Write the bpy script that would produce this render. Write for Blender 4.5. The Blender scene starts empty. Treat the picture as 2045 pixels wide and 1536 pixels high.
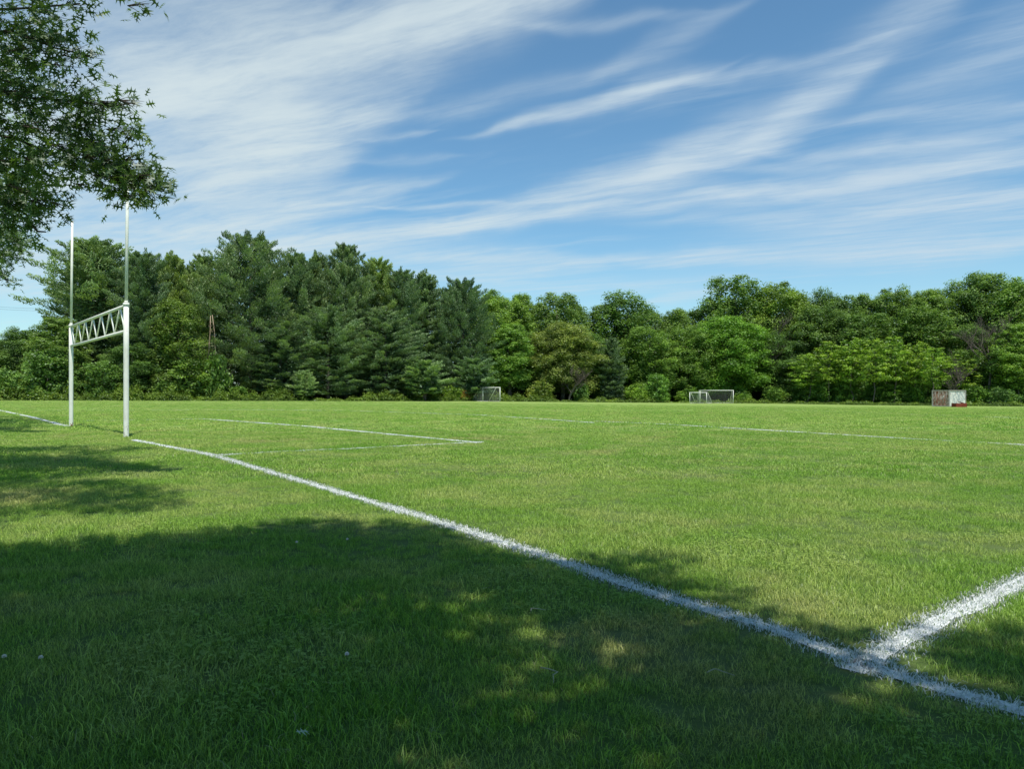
import bpy, math, random
import numpy as np
from mathutils import Vector

random.seed(7)
rng = np.random.default_rng(11)
R = math.radians
scn = bpy.context.scene
col = scn.collection

# ------------------------------------------------------------------ survey of the place
F = 1515.0      # focal length of the view in photo pixels
EYE = 1.03      # eye height above the turf
HZ = 784.0      # photo row of the horizon
CX = 1022.5


def sst(t):
    t = np.clip(t, 0, 1)
    return t * t * (3 - 2 * t)


def terrain(x, y):
    """the field falls away gently to the far right corner"""
    return -1.2 * sst((np.asarray(x) + 75.0) / 150.0) * sst((np.asarray(y) - 20.0) / 90.0)


def tz(x, y):
    return float(terrain(x, y))


def ground(px, py):
    """field point seen in the survey at px,py"""
    s = (py - HZ) / F
    D = EYE / s
    for _ in range(30):
        x = (px - CX) / F * D
        D = (EYE - tz(x, D)) / s
    return ((px - CX) / F * D, D)


def at(px, D):
    x = (px - CX) / F * D
    return Vector((x, D, tz(x, D)))


def height_at(py, D):
    return EYE + (HZ - py) / F * D


EDGE = [(-500, 97), (-200, 98), (0, 102), (300, 106), (600, 116), (800, 126), (950, 138), (1150, 143), (1400, 150),
        (1560, 150), (1700, 137), (1900, 129), (2045, 125), (2300, 120), (2700, 114)]


def edge(px):
    return float(np.interp(px, [e[0] for e in EDGE], [e[1] for e in EDGE]))


# sun: high, behind the viewer and a little to the right
SUN_EL = R(67)
SUN_AZ = R(160)          # clockwise from +Y
SUN = Vector((math.sin(SUN_AZ) * math.cos(SUN_EL), math.cos(SUN_AZ) * math.cos(SUN_EL), math.sin(SUN_EL)))

# ------------------------------------------------------------------ node helpers


class NT:
    def __init__(self, tree):
        self.t = tree

    def n(self, typ, **kw):
        nd = self.t.nodes.new(typ)
        for k, v in kw.items():
            setattr(nd, k, v)
        return nd

    def l(self, a, b):
        self.t.links.new(a, b)

    def val(self, sock, v):
        if hasattr(v, 'is_linked') or hasattr(v, 'links'):
            self.l(v, sock)
        else:
            sock.default_value = v

    def math(self, op, a, b=None, c=None, clamp=False):
        nd = self.n('ShaderNodeMath', operation=op)
        nd.use_clamp = clamp
        self.val(nd.inputs[0], a)
        if b is not None:
            self.val(nd.inputs[1], b)
        if c is not None:
            self.val(nd.inputs[2], c)
        return nd.outputs[0]

    def vmath(self, op, a, b=None, scale=None):
        nd = self.n('ShaderNodeVectorMath', operation=op)
        self.val(nd.inputs[0], a)
        if b is not None:
            self.val(nd.inputs[1], b)
        if scale is not None:
            self.val(nd.inputs['Scale'], scale)
        return nd.outputs['Value'] if op in ('LENGTH', 'DOT_PRODUCT', 'DISTANCE') else nd.outputs[0]

    def mix(self, fac, a, b, blend='MIX'):
        nd = self.n('ShaderNodeMix', data_type='RGBA', blend_type=blend)
        self.val(nd.inputs[0], fac)
        for i, v in ((6, a), (7, b)):
            if isinstance(v, tuple):
                v = tuple(v) + (1,) if len(v) == 3 else v
            self.val(nd.inputs[i], v)
        return nd.outputs[2]

    def noise(self, vec, scale, detail=4, rough=0.55, dist=0.0):
        nd = self.n('ShaderNodeTexNoise')
        self.val(nd.inputs['Vector'], vec)
        nd.inputs['Scale'].default_value = scale
        nd.inputs['Detail'].default_value = detail
        nd.inputs['Roughness'].default_value = rough
        nd.inputs['Distortion'].default_value = dist
        return nd.outputs['Fac']

    def ramp(self, fac, a, b, lo=0.0, hi=1.0):
        nd = self.n('ShaderNodeMapRange')
        nd.interpolation_type = 'SMOOTHSTEP'
        self.val(nd.inputs[0], fac)
        nd.inputs[1].default_value = a
        nd.inputs[2].default_value = b
        nd.inputs[3].default_value = lo
        nd.inputs[4].default_value = hi
        return nd.outputs[0]

    def scale3(self, vec, sx, sy, sz):
        return self.vmath('MULTIPLY', vec, (sx, sy, sz))


def new_mat(name):
    m = bpy.data.materials.new(name)
    m.use_nodes = True
    m.node_tree.nodes.clear()
    return m, NT(m.node_tree)


def finish(m, t, shader):
    out = t.n('ShaderNodeOutputMaterial')
    t.l(shader, out.inputs['Surface'])
    return m


def principled(t, color, rough=0.6, spec=0.3, metal=0.0, normal=None):
    b = t.n('ShaderNodeBsdfPrincipled')
    t.val(b.inputs['Base Color'], color if not isinstance(color, tuple) else color + (1,))
    t.val(b.inputs['Roughness'], rough)
    b.inputs['Specular IOR Level'].default_value = spec
    b.inputs['Metallic'].default_value = metal
    if normal is not None:
        t.l(normal, b.inputs['Normal'])
    return b.outputs[0]


def bump(t, h, strength=0.3, dist=0.05):
    b = t.n('ShaderNodeBump')
    b.inputs['Strength'].default_value = strength
    b.inputs['Distance'].default_value = dist
    t.l(h, b.inputs['Height'])
    return b.outputs[0]


def leaf_shader(t, color, trans=0.35, gloss=0.06, rough=0.45, up=0.0):
    d = t.n('ShaderNodeBsdfDiffuse')
    if up:   # shading normals tilted skyward to brighten the blades
        gg = t.n('ShaderNodeNewGeometry')
        t.l(t.vmath('NORMALIZE', t.vmath('ADD', gg.outputs['Normal'], (0, 0, up))), d.inputs['Normal'])
    t.l(color, d.inputs[0])
    tr = t.n('ShaderNodeBsdfTranslucent')
    bright = t.mix(1.0, color, (1.25, 1.35, 0.6), 'MULTIPLY')
    t.l(bright, tr.inputs[0])
    ms = t.n('ShaderNodeMixShader')
    ms.inputs[0].default_value = trans
    t.l(d.outputs[0], ms.inputs[1])
    t.l(tr.outputs[0], ms.inputs[2])
    g = t.n('ShaderNodeBsdfGlossy')
    g.inputs['Roughness'].default_value = rough
    g.inputs['Color'].default_value = (0.9, 0.95, 1.0, 1)
    m2 = t.n('ShaderNodeMixShader')
    m2.inputs[0].default_value = gloss
    t.l(ms.outputs[0], m2.inputs[1])
    t.l(g.outputs[0], m2.inputs[2])
    return m2.outputs[0]


# ------------------------------------------------------------------ mesh helpers


def build_mesh(name, verts, faces, k=None, tone=None):
    """verts (N,3) array; faces (M,k) array of ints"""
    me = bpy.data.meshes.new(name)
    verts = np.asarray(verts, dtype=np.float32)
    faces = np.asarray(faces, dtype=np.int32)
    me.vertices.add(len(verts))
    me.vertices.foreach_set('co', verts.ravel())
    m, k = faces.shape
    me.loops.add(m * k)
    me.loops.foreach_set('vertex_index', faces.ravel())
    me.polygons.add(m)
    me.polygons.foreach_set('loop_start', np.arange(0, m * k, k, dtype=np.int32))
    me.polygons.foreach_set('loop_total', np.full(m, k, dtype=np.int32))
    if tone is not None:
        a = me.attributes.new('tone', 'FLOAT', 'POINT')
        a.data.foreach_set('value', np.asarray(tone, dtype=np.float32))
    me.update(calc_edges=True)
    return me


class Mesher:
    """collects shapes, quads or triangles, for ONE part"""

    def __init__(self):
        self.v = []
        self.f = []
        self.smooth = []

    def add(self, vs, fs, smooth=False):
        o = len(self.v)
        self.v += [tuple(p) for p in vs]
        self.f += [tuple(i + o for i in f) for f in fs]
        self.smooth += [smooth] * len(fs)

    def box(self, c, size, axes=None):
        c = Vector(c)
        ax = axes or (Vector((1, 0, 0)), Vector((0, 1, 0)), Vector((0, 0, 1)))
        vs = []
        for i in (-1, 1):
            for j in (-1, 1):
                for k in (-1, 1):
                    vs.append(c + ax[0] * i * size[0] / 2 + ax[1] * j * size[1] / 2 + ax[2] * k * size[2] / 2)
        self.add(vs, [(0, 1, 3, 2), (4, 6, 7, 5), (0, 4, 5, 1), (2, 3, 7, 6), (0, 2, 6, 4), (1, 5, 7, 3)])

    def tube(self, pts, radii, n=8, caps=True):
        pts = [Vector(p) for p in pts]
        if not hasattr(radii, '__len__'):
            radii = [radii] * len(pts)
        rings = []
        for i, p in enumerate(pts):
            if i == 0:
                d = pts[1] - p
            elif i == len(pts) - 1:
                d = p - pts[i - 1]
            else:
                d = pts[i + 1] - pts[i - 1]
            if d.length < 1e-9:
                d = Vector((0, 0, 1))
            d.normalize()
            ref = Vector((0, 1, 0)) if abs(d.y) < 0.85 else Vector((1, 0, 0))
            u = d.cross(ref).normalized()
            w = d.cross(u)
            rings.append([p + (u * math.cos(a) + w * math.sin(a)) * radii[i]
                          for a in [2 * math.pi * j / n for j in range(n)]])
        o = len(self.v)
        for r in rings:
            self.v += [tuple(q) for q in r]
        for i in range(len(pts) - 1):
            for j in range(n):
                a, b = o + i * n + j, o + i * n + (j + 1) % n
                self.f.append((a, b, b + n, a + n))
                self.smooth.append(True)
        if caps:
            self.f.append(tuple(o + j for j in range(n))[::-1])
            self.f.append(tuple(o + (len(pts) - 1) * n + j for j in range(n)))
            self.smooth += [False, False]

    def mesh(self, name):
        me = bpy.data.meshes.new(name)
        me.from_pydata(self.v, [], self.f)
        me.polygons.foreach_set('use_smooth', self.smooth)
        me.update()
        return me

    def build(self, name, mat, parent=None):
        return link(name, self.mesh(name), mat, parent)


def link(name, me, mat=None, parent=None):
    o = bpy.data.objects.new(name, me)
    col.objects.link(o)
    if mat is not None and me is not None and len(me.materials) == 0:
        me.materials.append(mat)
    if parent is not None:
        o.parent = parent
    return o


def tag(o, label=None, cat=None, group=None, kind=None):
    if label:
        o['label'] = label
    if cat:
        o['category'] = cat
    if group:
        o['group'] = group
    if kind:
        o['kind'] = kind
    return o


def empty(name, loc=(0, 0, 0), rz=0.0):
    o = bpy.data.objects.new(name, None)
    o.empty_display_size = 0.2
    col.objects.link(o)
    o.location = loc
    o.rotation_euler = (0, 0, rz)
    return o


def unit(v):
    return v / np.maximum(np.linalg.norm(v, axis=1, keepdims=True), 1e-9)


def leaf_quads(c, n, L, wr=0.6, direction=None):
    """rhombic leaves: centres c, normals n, lengths L; returns verts, quads"""
    N = len(c)
    n = unit(n)
    d = rng.normal(size=(N, 3)) if direction is None else direction
    d = unit(d - n * np.sum(d * n, axis=1, keepdims=True))
    s = np.cross(n, d)
    L = np.asarray(L).reshape(-1, 1) * np.ones((N, 1))
    v = np.stack([c - d * L / 2, c + s * L * wr / 2, c + d * L / 2, c - s * L * wr / 2], axis=1)
    return v.reshape(-1, 3), np.arange(N * 4).reshape(-1, 4)


# ------------------------------------------------------------------ materials

def grass_color(t, pos):
    """colour of the turf at a world position"""
    big = t.noise(t.scale3(pos, 1, 1, 0), 0.16, 3, 0.55)
    mid = t.noise(t.scale3(pos, 1, 1, 0), 0.9, 4, 0.6)
    small = t.noise(t.scale3(pos, 1, 1, 0), 5.0, 3, 0.6)
    c = t.mix(t.ramp(big, 0.35, 0.65), (0.158, 0.308, 0.040), (0.232, 0.362, 0.068))
    c = t.mix(t.ramp(mid, 0.40, 0.66, 0, 0.85), c, (0.33, 0.405, 0.12))
    c = t.mix(t.ramp(small, 0.5, 0.8, 0, 0.5), c, (0.105, 0.235, 0.034))
    dry = t.noise(t.vmath('ADD', t.scale3(pos, 1, 1, 0), (31, 7, 0)), 0.45, 4, 0.6)
    c = t.mix(t.ramp(dry, 0.56, 0.72, 0, 0.65), c, (0.36, 0.345, 0.15))
    return c


def make_turf_mat():
    m, t = new_mat('field_turf')
    g = t.n('ShaderNodeNewGeometry')
    pos = g.outputs['Position']
    c = grass_color(t, pos)
    # broad mowing strips across the field, faint
    sep = t.n('ShaderNodeSeparateXYZ')
    t.l(pos, sep.inputs[0])
    wob = t.noise(pos, 0.05, 2)
    mow = t.math('SINE', t.math('MULTIPLY_ADD', wob, 6.0, t.math('MULTIPLY', sep.outputs[1], 1.05)))
    c = t.mix(t.math('MULTIPLY_ADD', mow, 0.09, 0.09), c, (0.09, 0.17, 0.03))
    fine = t.noise(t.scale3(pos, 1, 1, 0), 38, 4, 0.75)
    c = t.mix(t.ramp(fine, 0.38, 0.66, 0.0, 0.42), c, (0.31, 0.38, 0.14))
    fine2 = t.noise(t.scale3(pos, 1, 1, 0), 14, 3, 0.75)
    c = t.mix(t.ramp(fine2, 0.5, 0.75, 0.0, 0.5), c, (0.06, 0.125, 0.025))
    # seen flat from afar the turf hides its own shade
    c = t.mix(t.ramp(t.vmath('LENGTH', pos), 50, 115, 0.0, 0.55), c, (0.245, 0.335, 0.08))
    # close by, shade at the foot of the blades is painted into the turf
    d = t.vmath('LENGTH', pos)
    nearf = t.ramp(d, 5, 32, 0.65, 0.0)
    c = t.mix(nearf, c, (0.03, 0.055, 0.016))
    nrm = bump(t, t.noise(t.scale3(pos, 1, 1, 0), 22, 5, 0.8), 0.55, 0.06)
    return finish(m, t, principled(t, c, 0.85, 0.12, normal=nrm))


def make_blade_mat():
    m, t = new_mat('grass_blades')
    g = t.n('ShaderNodeNewGeometry')
    pos = g.outputs['Position']
    c = grass_color(t, pos)
    at_ = t.n('ShaderNodeAttribute', attribute_name='tone')
    tone = at_.outputs['Fac']
    c = t.mix(t.ramp(tone, 0.0, 1.0), t.mix(1.0, c, (0.42, 0.50, 0.42), 'MULTIPLY'), t.mix(1.0, c, (1.75, 1.62, 1.6), 'MULTIPLY'))
    c = t.mix(t.ramp(tone, 0.975, 0.985), c, (0.34, 0.33, 0.18))
    return finish(m, t, leaf_shader(t, c, 0.32, 0.022, 0.38, up=0.7))


def make_paint_blade_mat():
    m, t = new_mat('painted_blades')
    a = t.n('ShaderNodeAttribute', attribute_name='tone')
    c = t.mix(t.ramp(a.outputs['Fac'], 0.0, 1.0), (0.5, 0.53, 0.5), (0.86, 0.87, 0.85))
    c = t.mix(t.ramp(a.outputs['Fac'], 0.2, 0.1), c, (0.16, 0.25, 0.09))
    d = t.n('ShaderNodeBsdfDiffuse')
    t.l(c, d.inputs[0])
    tr = t.n('ShaderNodeBsdfTranslucent')
    t.l(c, tr.inputs[0])
    ms = t.n('ShaderNodeMixShader')
    ms.inputs[0].default_value = 0.2
    t.l(d.outputs[0], ms.inputs[1])
    t.l(tr.outputs[0], ms.inputs[2])
    return finish(m, t, ms.outputs[0])


def make_paint_mat(cover):
    m, t = new_mat('line_paint')
    g = t.n('ShaderNodeNewGeometry')
    pos = g.outputs['Position']
    n1 = t.noise(pos, 45, 3, 0.7)
    n2 = t.noise(pos, 0.7, 3, 0.7)
    c = grass_color(t, pos)
    f = t.math('ADD', t.math('MULTIPLY', n1, 0.6), t.math('MULTIPLY', n2, 0.5))
    f = t.ramp(f, 0.62 - cover * 0.3, 0.74 - cover * 0.3)
    c = t.mix(f, c, (0.66, 0.69, 0.68))
    return finish(m, t, principled(t, c, 0.85, 0.1))


def make_leaf_mat(name, lo, hi, trans=0.3, gloss=0.05, patch=0.35):
    gloss *= 0.4
    """foliage; the object's own colour tints it"""
    m, t = new_mat(name)
    a = t.n('ShaderNodeAttribute', attribute_name='tone')
    oi = t.n('ShaderNodeObjectInfo')
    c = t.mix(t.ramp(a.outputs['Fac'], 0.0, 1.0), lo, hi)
    tc = t.n('ShaderNodeTexCoord')
    n = t.noise(tc.outputs['Object'], patch, 3, 0.6)
    c = t.mix(1.0, c, t.mix(t.ramp(n, 0.35, 0.65), (0.72, 0.75, 0.8), (1.25, 1.2, 1.05)), 'MULTIPLY')
    c = t.mix(1.0, c, oi.outputs['Color'], 'MULTIPLY')
    return finish(m, t, leaf_shader(t, c, trans, gloss))


def make_bark_mat(name, c1, c2, sc=3.0):
    m, t = new_mat(name)
    tc = t.n('ShaderNodeTexCoord')
    n = t.noise(t.scale3(tc.outputs['Object'], 1, 1, 0.2), sc, 5, 0.7)
    c = t.mix(t.ramp(n, 0.35, 0.65), c1, c2)
    return finish(m, t, principled(t, c, 0.9, 0.1, normal=bump(t, n, 0.6, 0.05)))


def make_painted_steel():
    m, t = new_mat('white_painted_steel')
    tc = t.n('ShaderNodeTexCoord')
    p = tc.outputs['Object']
    n = t.noise(p, 6, 5, 0.7)
    c = t.mix(t.ramp(n, 0.3, 0.7), (0.74, 0.74, 0.66), (0.84, 0.84, 0.77))
    sep = t.n('ShaderNodeSeparateXYZ')
    t.l(p, sep.inputs[0])
    low = t.ramp(sep.outputs[2], 0.0, 0.55, 0.16, 0.0)
    r = t.noise(t.scale3(p, 1, 1, 0.5), 16, 5, 0.75)
    rust = t.ramp(t.math('ADD', r, low), 0.66, 0.72)
    c = t.mix(rust, c, (0.2, 0.085, 0.035))
    stain = t.noise(t.scale3(p, 5, 5, 0.5), 5, 3, 0.6)
    c = t.mix(t.ramp(stain, 0.55, 0.8, 0, 0.35), c, (0.45, 0.36, 0.24))
    return finish(m, t, principled(t, c, 0.6, 0.15))


def simple_mat(name, c1, c2, sc=5.0, rough=0.7):
    m, t = new_mat(name)
    tc = t.n('ShaderNodeTexCoord')
    n = t.noise(tc.outputs['Object'], sc, 5, 0.7)
    c = t.mix(t.ramp(n, 0.35, 0.65), c1, c2)
    return finish(m, t, principled(t, c, rough, 0.25, normal=bump(t, n, 0.2, 0.02)))


def make_container_mat(name, base, worn, rust, amount):
    m, t = new_mat(name)
    tc = t.n('ShaderNodeTexCoord')
    p = tc.outputs['Object']
    n = t.noise(p, 2.4, 5, 0.7)
    c = t.mix(t.ramp(n, 0.4, 0.6), base, worn)
    r = t.noise(t.vmath('ADD', t.scale3(p, 1.6, 1.6, 0.7), (4, 9, 2)), 2.2, 6, 0.75)
    c = t.mix(t.ramp(r, 0.62 - amount, 0.68 - amount), c, rust)
    streak = t.noise(t.scale3(p, 7, 7, 0.35), 2.0, 4, 0.7)
    c = t.mix(t.ramp(streak, 0.5, 0.75, 0, 0.6), c, (0.16, 0.1, 0.07))
    return finish(m, t, principled(t, c, 0.75, 0.2))


M = dict(
    turf=make_turf_mat(), blade=make_blade_mat(), white_blade=make_paint_blade_mat(),
    steel=make_painted_steel(),
    pine=make_leaf_mat('pine_needles', (0.09, 0.15, 0.066), (0.26, 0.36, 0.15), 0.35, 0.05, 0.5),
    broad=make_leaf_mat('broad_leaves', (0.085, 0.155, 0.034), (0.225, 0.34, 0.085), 0.36, 0.05, 0.45),
    oak=make_leaf_mat('oak_leaves', (0.06, 0.115, 0.035), (0.16, 0.25, 0.07), 0.4, 0.09, 1.2),
    vine=make_leaf_mat('vine_leaves', (0.09, 0.155, 0.02), (0.2, 0.29, 0.05), 0.35, 0.05, 0.4),
    reed=make_leaf_mat('rough_grass', (0.085, 0.14, 0.025), (0.17, 0.23, 0.06), 0.35, 0.04, 0.4),
    bark=make_bark_mat('grey_bark', (0.07, 0.06, 0.05), (0.17, 0.15, 0.125)),
    oakbark=make_bark_mat('oak_bark', (0.05, 0.042, 0.036), (0.11, 0.095, 0.08)),
    dead=make_bark_mat('dead_wood', (0.075, 0.062, 0.052), (0.16, 0.135, 0.115), 1.5),
    palewood=make_bark_mat('bleached_wood', (0.27, 0.2, 0.14), (0.44, 0.34, 0.25), 2.0),
    net=simple_mat('net_cord', (0.3, 0.31, 0.3), (0.4, 0.41, 0.4)),
    wire=simple_mat('wire_metal', (0.12, 0.13, 0.15), (0.16, 0.17, 0.19)),
    door=make_container_mat('rusty_door_paint', (0.62, 0.47, 0.42), (0.42, 0.22, 0.17), (0.32, 0.12, 0.07), 0.13),
    side=make_container_mat('faded_side_paint', (0.74, 0.73, 0.66), (0.36, 0.41, 0.42), (0.36, 0.25, 0.16), 0.04),
    darksteel=simple_mat('dark_steel', (0.06, 0.05, 0.045), (0.14, 0.1, 0.08)),
    palesteel=simple_mat('pale_steel', (0.45, 0.43, 0.38), (0.3, 0.27, 0.23)),
    redwood=simple_mat('red_planks', (0.26, 0.055, 0.03), (0.16, 0.035, 0.02), 3),
    underside=simple_mat('pale_leaf_underside', (0.36, 0.44, 0.32), (0.26, 0.36, 0.22), 30),
    twig=simple_mat('dry_twig', (0.36, 0.36, 0.24), (0.25, 0.25, 0.16), 20),
    petal=simple_mat('clover_petals', (0.75, 0.72, 0.66), (0.6, 0.52, 0.48), 80),
    stem=simple_mat('green_stem', (0.09, 0.15, 0.04), (0.12, 0.18, 0.05), 20),
    soil=simple_mat('bare_soil', (0.10, 0.075, 0.045), (0.16, 0.13, 0.07), 20),
)

# ------------------------------------------------------------------ world
world = bpy.data.worlds.new('World')
scn.world = world
world.use_nodes = True
wt = world.node_tree
wt.nodes.clear()
t = NT(wt)

# falloff around one stretch of cirrus, in azimuth / elevation
grp = bpy.data.node_groups.new('cirrus_streak', 'ShaderNodeTree')
for nm, typ in (('P', 'NodeSocketVector'), ('A', 'NodeSocketVector'), ('B', 'NodeSocketVector'), ('W', 'NodeSocketFloat'), ('S', 'NodeSocketFloat')):
    grp.interface.new_socket(nm, in_out='INPUT', socket_type=typ)
grp.interface.new_socket('Out', in_out='OUTPUT', socket_type='NodeSocketFloat')
g = NT(grp)
gi = g.n('NodeGroupInput')
go = g.n('NodeGroupOutput')
pa = g.vmath('SUBTRACT', gi.outputs['P'], gi.outputs['A'])
ba = g.vmath('SUBTRACT', gi.outputs['B'], gi.outputs['A'])
bb = g.vmath('DOT_PRODUCT', ba, ba)
hr = g.math('DIVIDE', g.vmath('DOT_PRODUCT', pa, ba), bb)
perp = g.vmath('LENGTH', g.vmath('SUBTRACT', pa, g.vmath('SCALE', ba, scale=hr)))
hm = g.math('ABSOLUTE', g.math('SUBTRACT', hr, 0.5))
wid_ = g.math('MULTIPLY', gi.outputs['W'], g.ramp(hm, 0.0, 0.75, 1.15, 0.25))
q = g.math('DIVIDE', perp, wid_)
ex = g.math('EXPONENT', g.math('MULTIPLY', g.math('MULTIPLY', q, q), -1.0))
fade = g.ramp(hm, 0.28, 0.78, 1.0, 0.0)
g.l(g.math('MULTIPLY', g.math('MULTIPLY', ex, fade), gi.outputs['S']), go.inputs[0])


def azel(px, py):
    v = Vector(((px - CX) / F, 1, (HZ - py) / F)).normalized()
    return (math.atan2(v.x, v.y), math.asin(v.z), 0.0)


tc = t.n('ShaderNodeTexCoord')
dirv = tc.outputs['Generated']
sep = t.n('ShaderNodeSeparateXYZ')
t.l(dirv, sep.inputs[0])
az = t.math('ARCTAN2', sep.outputs[0], sep.outputs[1])
el = t.math('ARCSINE', sep.outputs[2])
comb = t.n('ShaderNodeCombineXYZ')
t.l(az, comb.inputs[0])
t.l(el, comb.inputs[1])
P0 = comb.outputs[0]
# the cloud sheet seen in perspective: direction projected on a level plane
zc = t.math('MAXIMUM', sep.outputs[2], 0.03)
pl = t.n('ShaderNodeCombineXYZ')
t.l(t.math('DIVIDE', sep.outputs[0], zc), pl.inputs[0])
t.l(t.math('DIVIDE', sep.outputs[1], zc), pl.inputs[1])
plane = pl.outputs[0]
mp = t.n('ShaderNodeMapping')
mp.vector_type = 'POINT'
t.l(plane, mp.inputs[0])
mp.inputs['Rotation'].default_value = (0, 0, R(32))
rotp = mp.outputs[0]
warp = t.n('ShaderNodeTexNoise')
t.l(rotp, warp.inputs['Vector'])
warp.inputs['Scale'].default_value = 0.5
warp.inputs['Detail'].default_value = 3
wv = t.vmath('SCALE', t.vmath('SUBTRACT', warp.outputs['Color'], (0.5, 0.5, 0.5)), scale=0.6)
rotw = t.vmath('ADD', rotp, wv)
fib1 = t.noise(t.scale3(rotw, 0.8, 3.4, 1), 2.2, 7, 0.60)
fib2 = t.noise(t.vmath('ADD', t.scale3(rotw, 1.6, 5.5, 1), (13, 5, 0)), 6.0, 6, 0.7)
soft = t.noise(t.vmath('ADD', t.scale3(rotw, 0.5, 1.3, 1), (3, 17, 0)), 1.1, 5, 0.55)
w2 = t.n('ShaderNodeTexNoise')
t.l(P0, w2.inputs['Vector'])
w2.inputs['Scale'].default_value = 5.0
w2.inputs['Detail'].default_value = 4
Pw = t.vmath('ADD', P0, t.scale3(t.vmath('SUBTRACT', w2.outputs['Color'], (0.5, 0.5, 0.5)), 0.10, 0.05, 0))

STREAKS = [  # px0,py0, px1,py1, half width px, strength
    (-700, 240, 560, 10, 150, 0.75), (250, 230, 1150, -60, 62, 0.85), (-100, 360, 620, 150, 75, 0.55), (560, 80, 1180, -60, 48, 0.45), (620, 120, 1000, 30, 30, 0.35),
    (-300, 470, 330, 380, 85, 0.4), (330, 370, 600, 240, 60, 0.85), (400, 390, 790, 205, 32, 0.6), (440, 300, 720, 215, 30, 0.4), (330, 470, 660, 320, 55, 0.6),
    (420, 460, 840, 365, 22, 0.6), (-150, 530, 620, 480, 48, 0.6), (480, 500, 960, 455, 20, 0.75), (820, 478, 1180, 415, 15, 0.75), (640, 505, 1180, 525, 22, 0.6), (700, 560, 1150, 545, 12, 0.35),
    (1020, 410, 1560, 275, 30, 0.75), (1230, 370, 1720, 150, 34, 0.65), (1500, 280, 1980, -90, 36, 0.5), (960, 262, 1400, 140, 12, 0.55), (1200, 200, 1420, 130, 26, 0.3),
    (1280, 175, 1780, 68, 10, 0.48), (780, 235, 1320, 105, 16, 0.24), (1180, 150, 1500, -10, 18, 0.3), (1050, 435, 2200, 270, 20, 0.6),
    (1480, 340, 2200, 225, 16, 0.5), (1340, 398, 2200, 310, 15, 0.65), (1370, 448, 2200, 380, 20, 0.6), (1250, 520, 2200, 470, 20, 0.6), (950, 575, 1500, 555, 12, 0.25),
    (1500, 470, 2400, 400, 40, 0.3), (1800, 190, 2200, 30, 40, 0.3), (1280, 596, 1460, 583, 8, 0.5), (1700, 245, 2200, 190, 13, 0.35), (1000, 55, 1400, 15, 11, 0.3),
    (700, 280, 850, 262, 7, 0.25), (700, 330, 900, 310, 9, 0.2), (740, 420, 1060, 405, 5, 0.3), (1430, 300, 2000, 290, 9, 0.3)]
total = None
for (x0, y0, x1, y1, w, s) in STREAKS:
    nd = t.n('ShaderNodeGroup')
    nd.node_tree = grp
    t.l(Pw, nd.inputs['P'])
    nd.inputs['A'].default_value = azel(x0, y0)
    nd.inputs['B'].default_value = azel(x1, y1)
    nd.inputs['W'].default_value = w / F
    nd.inputs['S'].default_value = s
    total = nd.outputs[0] if total is None else t.math('ADD', total, nd.outputs[0])
fibre = t.math('ADD', t.math('MULTIPLY', t.ramp(fib1, 0.3, 0.7), 0.72), t.math('MULTIPLY', t.ramp(fib2, 0.3, 0.72), 0.27))
tex = t.math('MULTIPLY', t.math('ADD', fibre, 0.24), t.ramp(soft, 0.25, 0.7, 0.55, 1.25))
dens = t.math('MULTIPLY', total, t.math('ADD', t.math('MULTIPLY', tex, 0.9), 0.18))
# thin veil of cirrus everywhere, more of it low in the sky and behind the viewer
veil = t.math('MULTIPLY', t.ramp(fib1, 0.42, 0.75), t.ramp(soft, 0.4, 0.7, 0.0, 0.22))
dens = t.math('ADD', dens, veil)
dens = t.math('ADD', dens, t.ramp(el, 0.24, 0.0, 0.0, 0.22))
dens = t.math('SUBTRACT', 1.0, t.math('EXPONENT', t.math('MULTIPLY', dens, -1.3)))

sky = t.n('ShaderNodeTexSky')
sky.sky_type = 'NISHITA'
sky.sun_disc = False
sky.sun_elevation = SUN_EL
sky.sun_rotation = SUN_AZ
sky.air_density = 1.0
sky.dust_density = 0.3
sky.ozone_density = 1.6
SKY_S = 0.15
skyc = t.mix(1.0, sky.outputs[0], (0.64, 0.90, 0.95), 'MULTIPLY')
cloudc = t.mix(t.ramp(az, -0.3, 0.5), (4.5, 5.2, 5.4), (4.0, 4.8, 5.4))
mixed = t.mix(dens, skyc, cloudc)
bg = t.n('ShaderNodeBackground')
t.l(mixed, bg.inputs[0])
bg.inputs[1].default_value = SKY_S
wo = t.n('ShaderNodeOutputWorld')
t.l(bg.outputs[0], wo.inputs[0])

sl = bpy.data.lights.new('sun', 'SUN')
sl.energy = 5.0
sl.angle = R(0.53)
sl.color = (1.0, 0.955, 0.88)
so = bpy.data.objects.new('sun', sl)
col.objects.link(so)
so.rotation_euler = SUN.to_track_quat('Z', 'Y').to_euler()

# ------------------------------------------------------------------ camera
cam = bpy.data.cameras.new('camera')
cam.sensor_width = 36
cam.lens = 36 * F / 2045
cam.shift_y = (HZ - 768) / 2045
cam.clip_start = 0.05
cam.clip_end = 6000
co = bpy.data.objects.new('camera', cam)
col.objects.link(co)
co.location = (0, 0, EYE)
co.rotation_euler = (R(90), 0, 0)
scn.camera = co

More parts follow.
